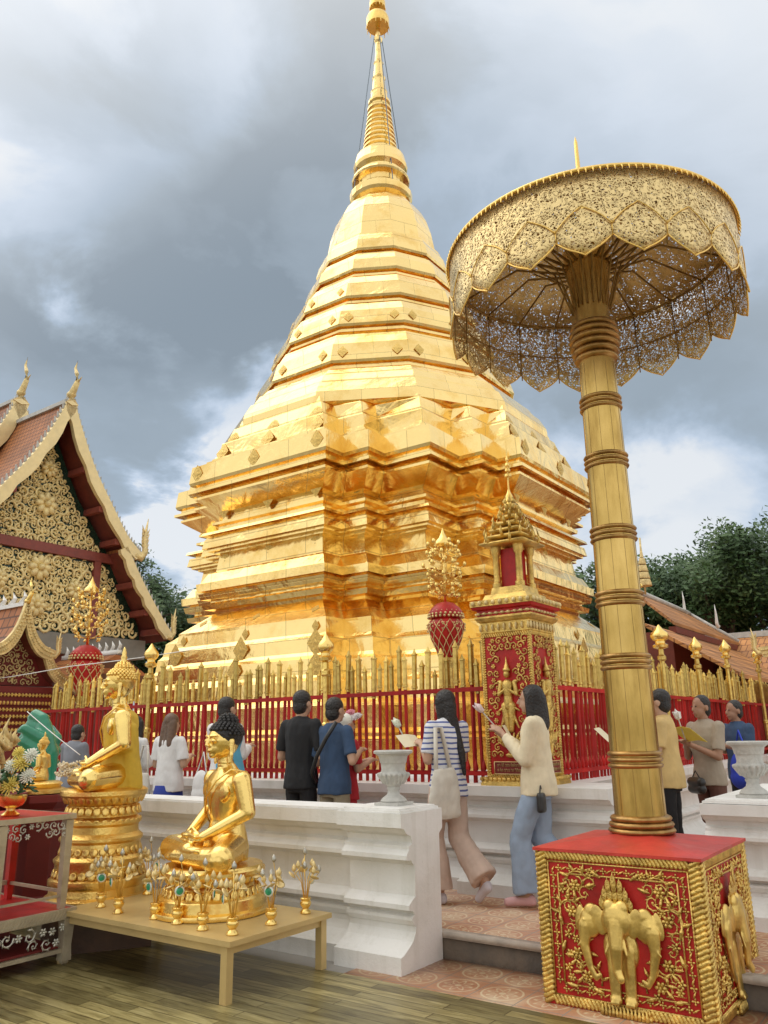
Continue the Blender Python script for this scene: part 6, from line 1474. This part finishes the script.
# pavilion whose curling gable tip enters at the right edge
rp_ = empty('corner_pavilion', 14.0, .5, 0, -pi/2, 'pavilion gable tip with curling gilt naga boards at the right edge', 'pavilion')
small_roof(rp_, [(0,4.6),(.35,3.9),(.8,3.4),(1.5,3.15)], 0, 3, True); small_roof(rp_, [(1.2,3.25),(1.5,2.9),(1.9,2.72),(2.2,2.68)], 0, 3, False)
mb = MB()
for x_ in (-1.5, 1.5):
    for y_ in (.4, 2.6): mb.cbox((x_, y_, 1.5), (.16,.16,2.6))
mb.build('wall', MT['soffit'], rp_)

# ================================================================== TREES
m, t, b = nt('tree_foliage'); tc = N(t, 'ShaderNodeTexCoord'); no = N(t, 'ShaderNodeTexNoise', i_Scale=.55, i_Detail=6.0); t.links.new(tc.outputs['Object'], no.inputs['Vector'])
rp = ramp(t, no.outputs['Fac'], [(.3, (.03,.07,.02)), (.5, (.06,.12,.035)), (.7, (.11,.17,.055))]); t.links.new(rp.outputs[0], b.inputs['Base Color']); b.inputs['Roughness'].default_value = .6
b.inputs['Transmission Weight'].default_value = 0
MT['foliage'] = m; MT['bark'] = basic('bark', (.07,.05,.035), .9, 0, .3, 5, .4, 12)
def tree(A, B, h, rad, seed, label, n=9000, base_frac=.32, leaf=.20):
    rnd = random.Random(seed); e = empty('broadleaf_tree', A, B, 0, 0, label, 'tree', 'trees behind the temple buildings')
    mb = MB(); hubs = []
    tr = [(0,0,0),(rnd.uniform(-.2,.2),.1,h*.2),(rnd.uniform(-.4,.4),0,h*.42),(rnd.uniform(-.5,.5),0,h*.7)]
    mb.tube(tr, [h*.035,h*.026,h*.018,h*.006], 8)
    for k in range(16):
        f = rnd.uniform(.3,.95); a = rnd.uniform(0, 6.28); p = Vector(tr[1]).lerp(Vector(tr[3]), f); el = rnd.uniform(.15,1.1); L = rad*rnd.uniform(.6,1.0)*(1.1-.35*f)
        d = Vector((math.cos(a)*math.cos(el), math.sin(a)*math.cos(el), math.sin(el))); q = p+d*L*.55+Vector((0,0,.2)); r_ = p+d*L+Vector((rnd.uniform(-.3,.3), rnd.uniform(-.3,.3), .35))
        mb.tube([p,q,r_], [h*.012,h*.008,h*.003], 6); hubs.append(r_); hubs.append(q+Vector((0,0,.4)))
        for j in range(3):
            s_2 = q.lerp(r_, rnd.random()); t2 = s_2+Vector((rnd.uniform(-1,1), rnd.uniform(-1,1), rnd.uniform(-.2,1)))*rad*.28; mb.tube([s_2,t2], [h*.005,h*.002], 5); hubs.append(t2)
    mb.build('trunk', MT['bark'], e, True)
    mb = MB(); vs = []; fs = []
    cl = [(hb_, rnd.uniform(.35,.62)*rad*.42) for hb_ in hubs]
    for i in range(n):
        c, r = cl[rnd.randrange(len(cl))]
        d = Vector((rnd.gauss(0,1), rnd.gauss(0,1), rnd.gauss(0,.75))); d.normalize(); p = c+d*r*rnd.random()**.45
        if p.z < h*base_frac: continue
        l_ = leaf*rnd.uniform(.6,1.3); a = Vector((rnd.gauss(0,1), rnd.gauss(0,1), rnd.gauss(0,.6))).normalized(); b_ = a.orthogonal().normalized(); b_ = (b_+d*.4).normalized()
        k0 = len(vs); vs += [p-a*l_*.5, p+b_*l_*.28, p+a*l_*.5, p-b_*l_*.28]; fs.append((k0,k0+1,k0+2,k0+3))
    mb.add(vs, fs); mb.build('crown', MT['foliage'], e)
    return e
tree(37, 8.4, 10.6, 5.2, 1, 'large broadleaf tree with visible limbs behind the orange roofs, right', 38000, .2, .23)
tree(38, 13.5, 9.8, 4.2, 2, 'darker tree just left of the parasol pole behind the chedi', 12000, .2, .30)
tree(36, 2.4, 10.3, 5.2, 3, 'broad tree cut by the right edge of the photo', 34000, .2, .23)
tree(41, 10.8, 9.5, 4.5, 4, 'lower tree filling the gap behind the tiered parasol', 12000, .15, .30)
tree(20, 30.5, 10.2, 4.4, 5, 'dark tree between the hall gable and the chedi, nearer the gable', 24000, .12, .21)
tree(24, 31.5, 9.6, 4.4, 6, 'dark tree between the hall gable and the chedi, nearer the chedi', 24000, .1, .21)
tree(36, 38, 11.0, 5.0, 7, 'dark tree hidden low behind the chedi left side', 12000, .1, .3)
hl = MB(); vs = []; fs = []; nn = 60
for i in range(nn+1):
    x = -60+i*3.4; hgt = 2.6+1.6*mnoise.noise(Vector((x*.08,0,0))); vs += [W(80, x, 0), W(95, x, hgt*2.0), W(130, x, 0)]
for i in range(nn):
    for j in range(2): fs.append((i*3+j, (i+1)*3+j, (i+1)*3+j+1, i*3+j+1))
hl.add(vs, fs); o = hl.build('hills', MT['foliage'], None, True); o['kind'] = 'structure'

# cords
def cord(pts, r, label, mat):
    mb = MB(); P0 = [Vector(p) for p in pts]; out_ = []
    for i in range(len(P0)-1):
        for j in range(8):
            f = j/8; p = P0[i].lerp(P0[i+1], f); p.z -= .12*math.sin(pi*f)*min(.4, (P0[i]-P0[i+1]).length*.06); out_.append(p)
    out_.append(P0[-1]); mb.tube(out_, r, 5); o = mb.build('sacred_cord', mat, None, True); tag(o, label, 'cord')
cord([W(4.0,6.75,1.72), W(3.95,5.85,1.36)], .004, 'white sacred cord running down from the gilt flames to the larger Buddha hands', MT['white'])
cord([W(6.4,12.6,2.35), W(6.6,10.2,2.46), W(7.2,7.9,2.62)], .006, 'thin white wire strung across the gate pavilion above the fence', MT['white'])
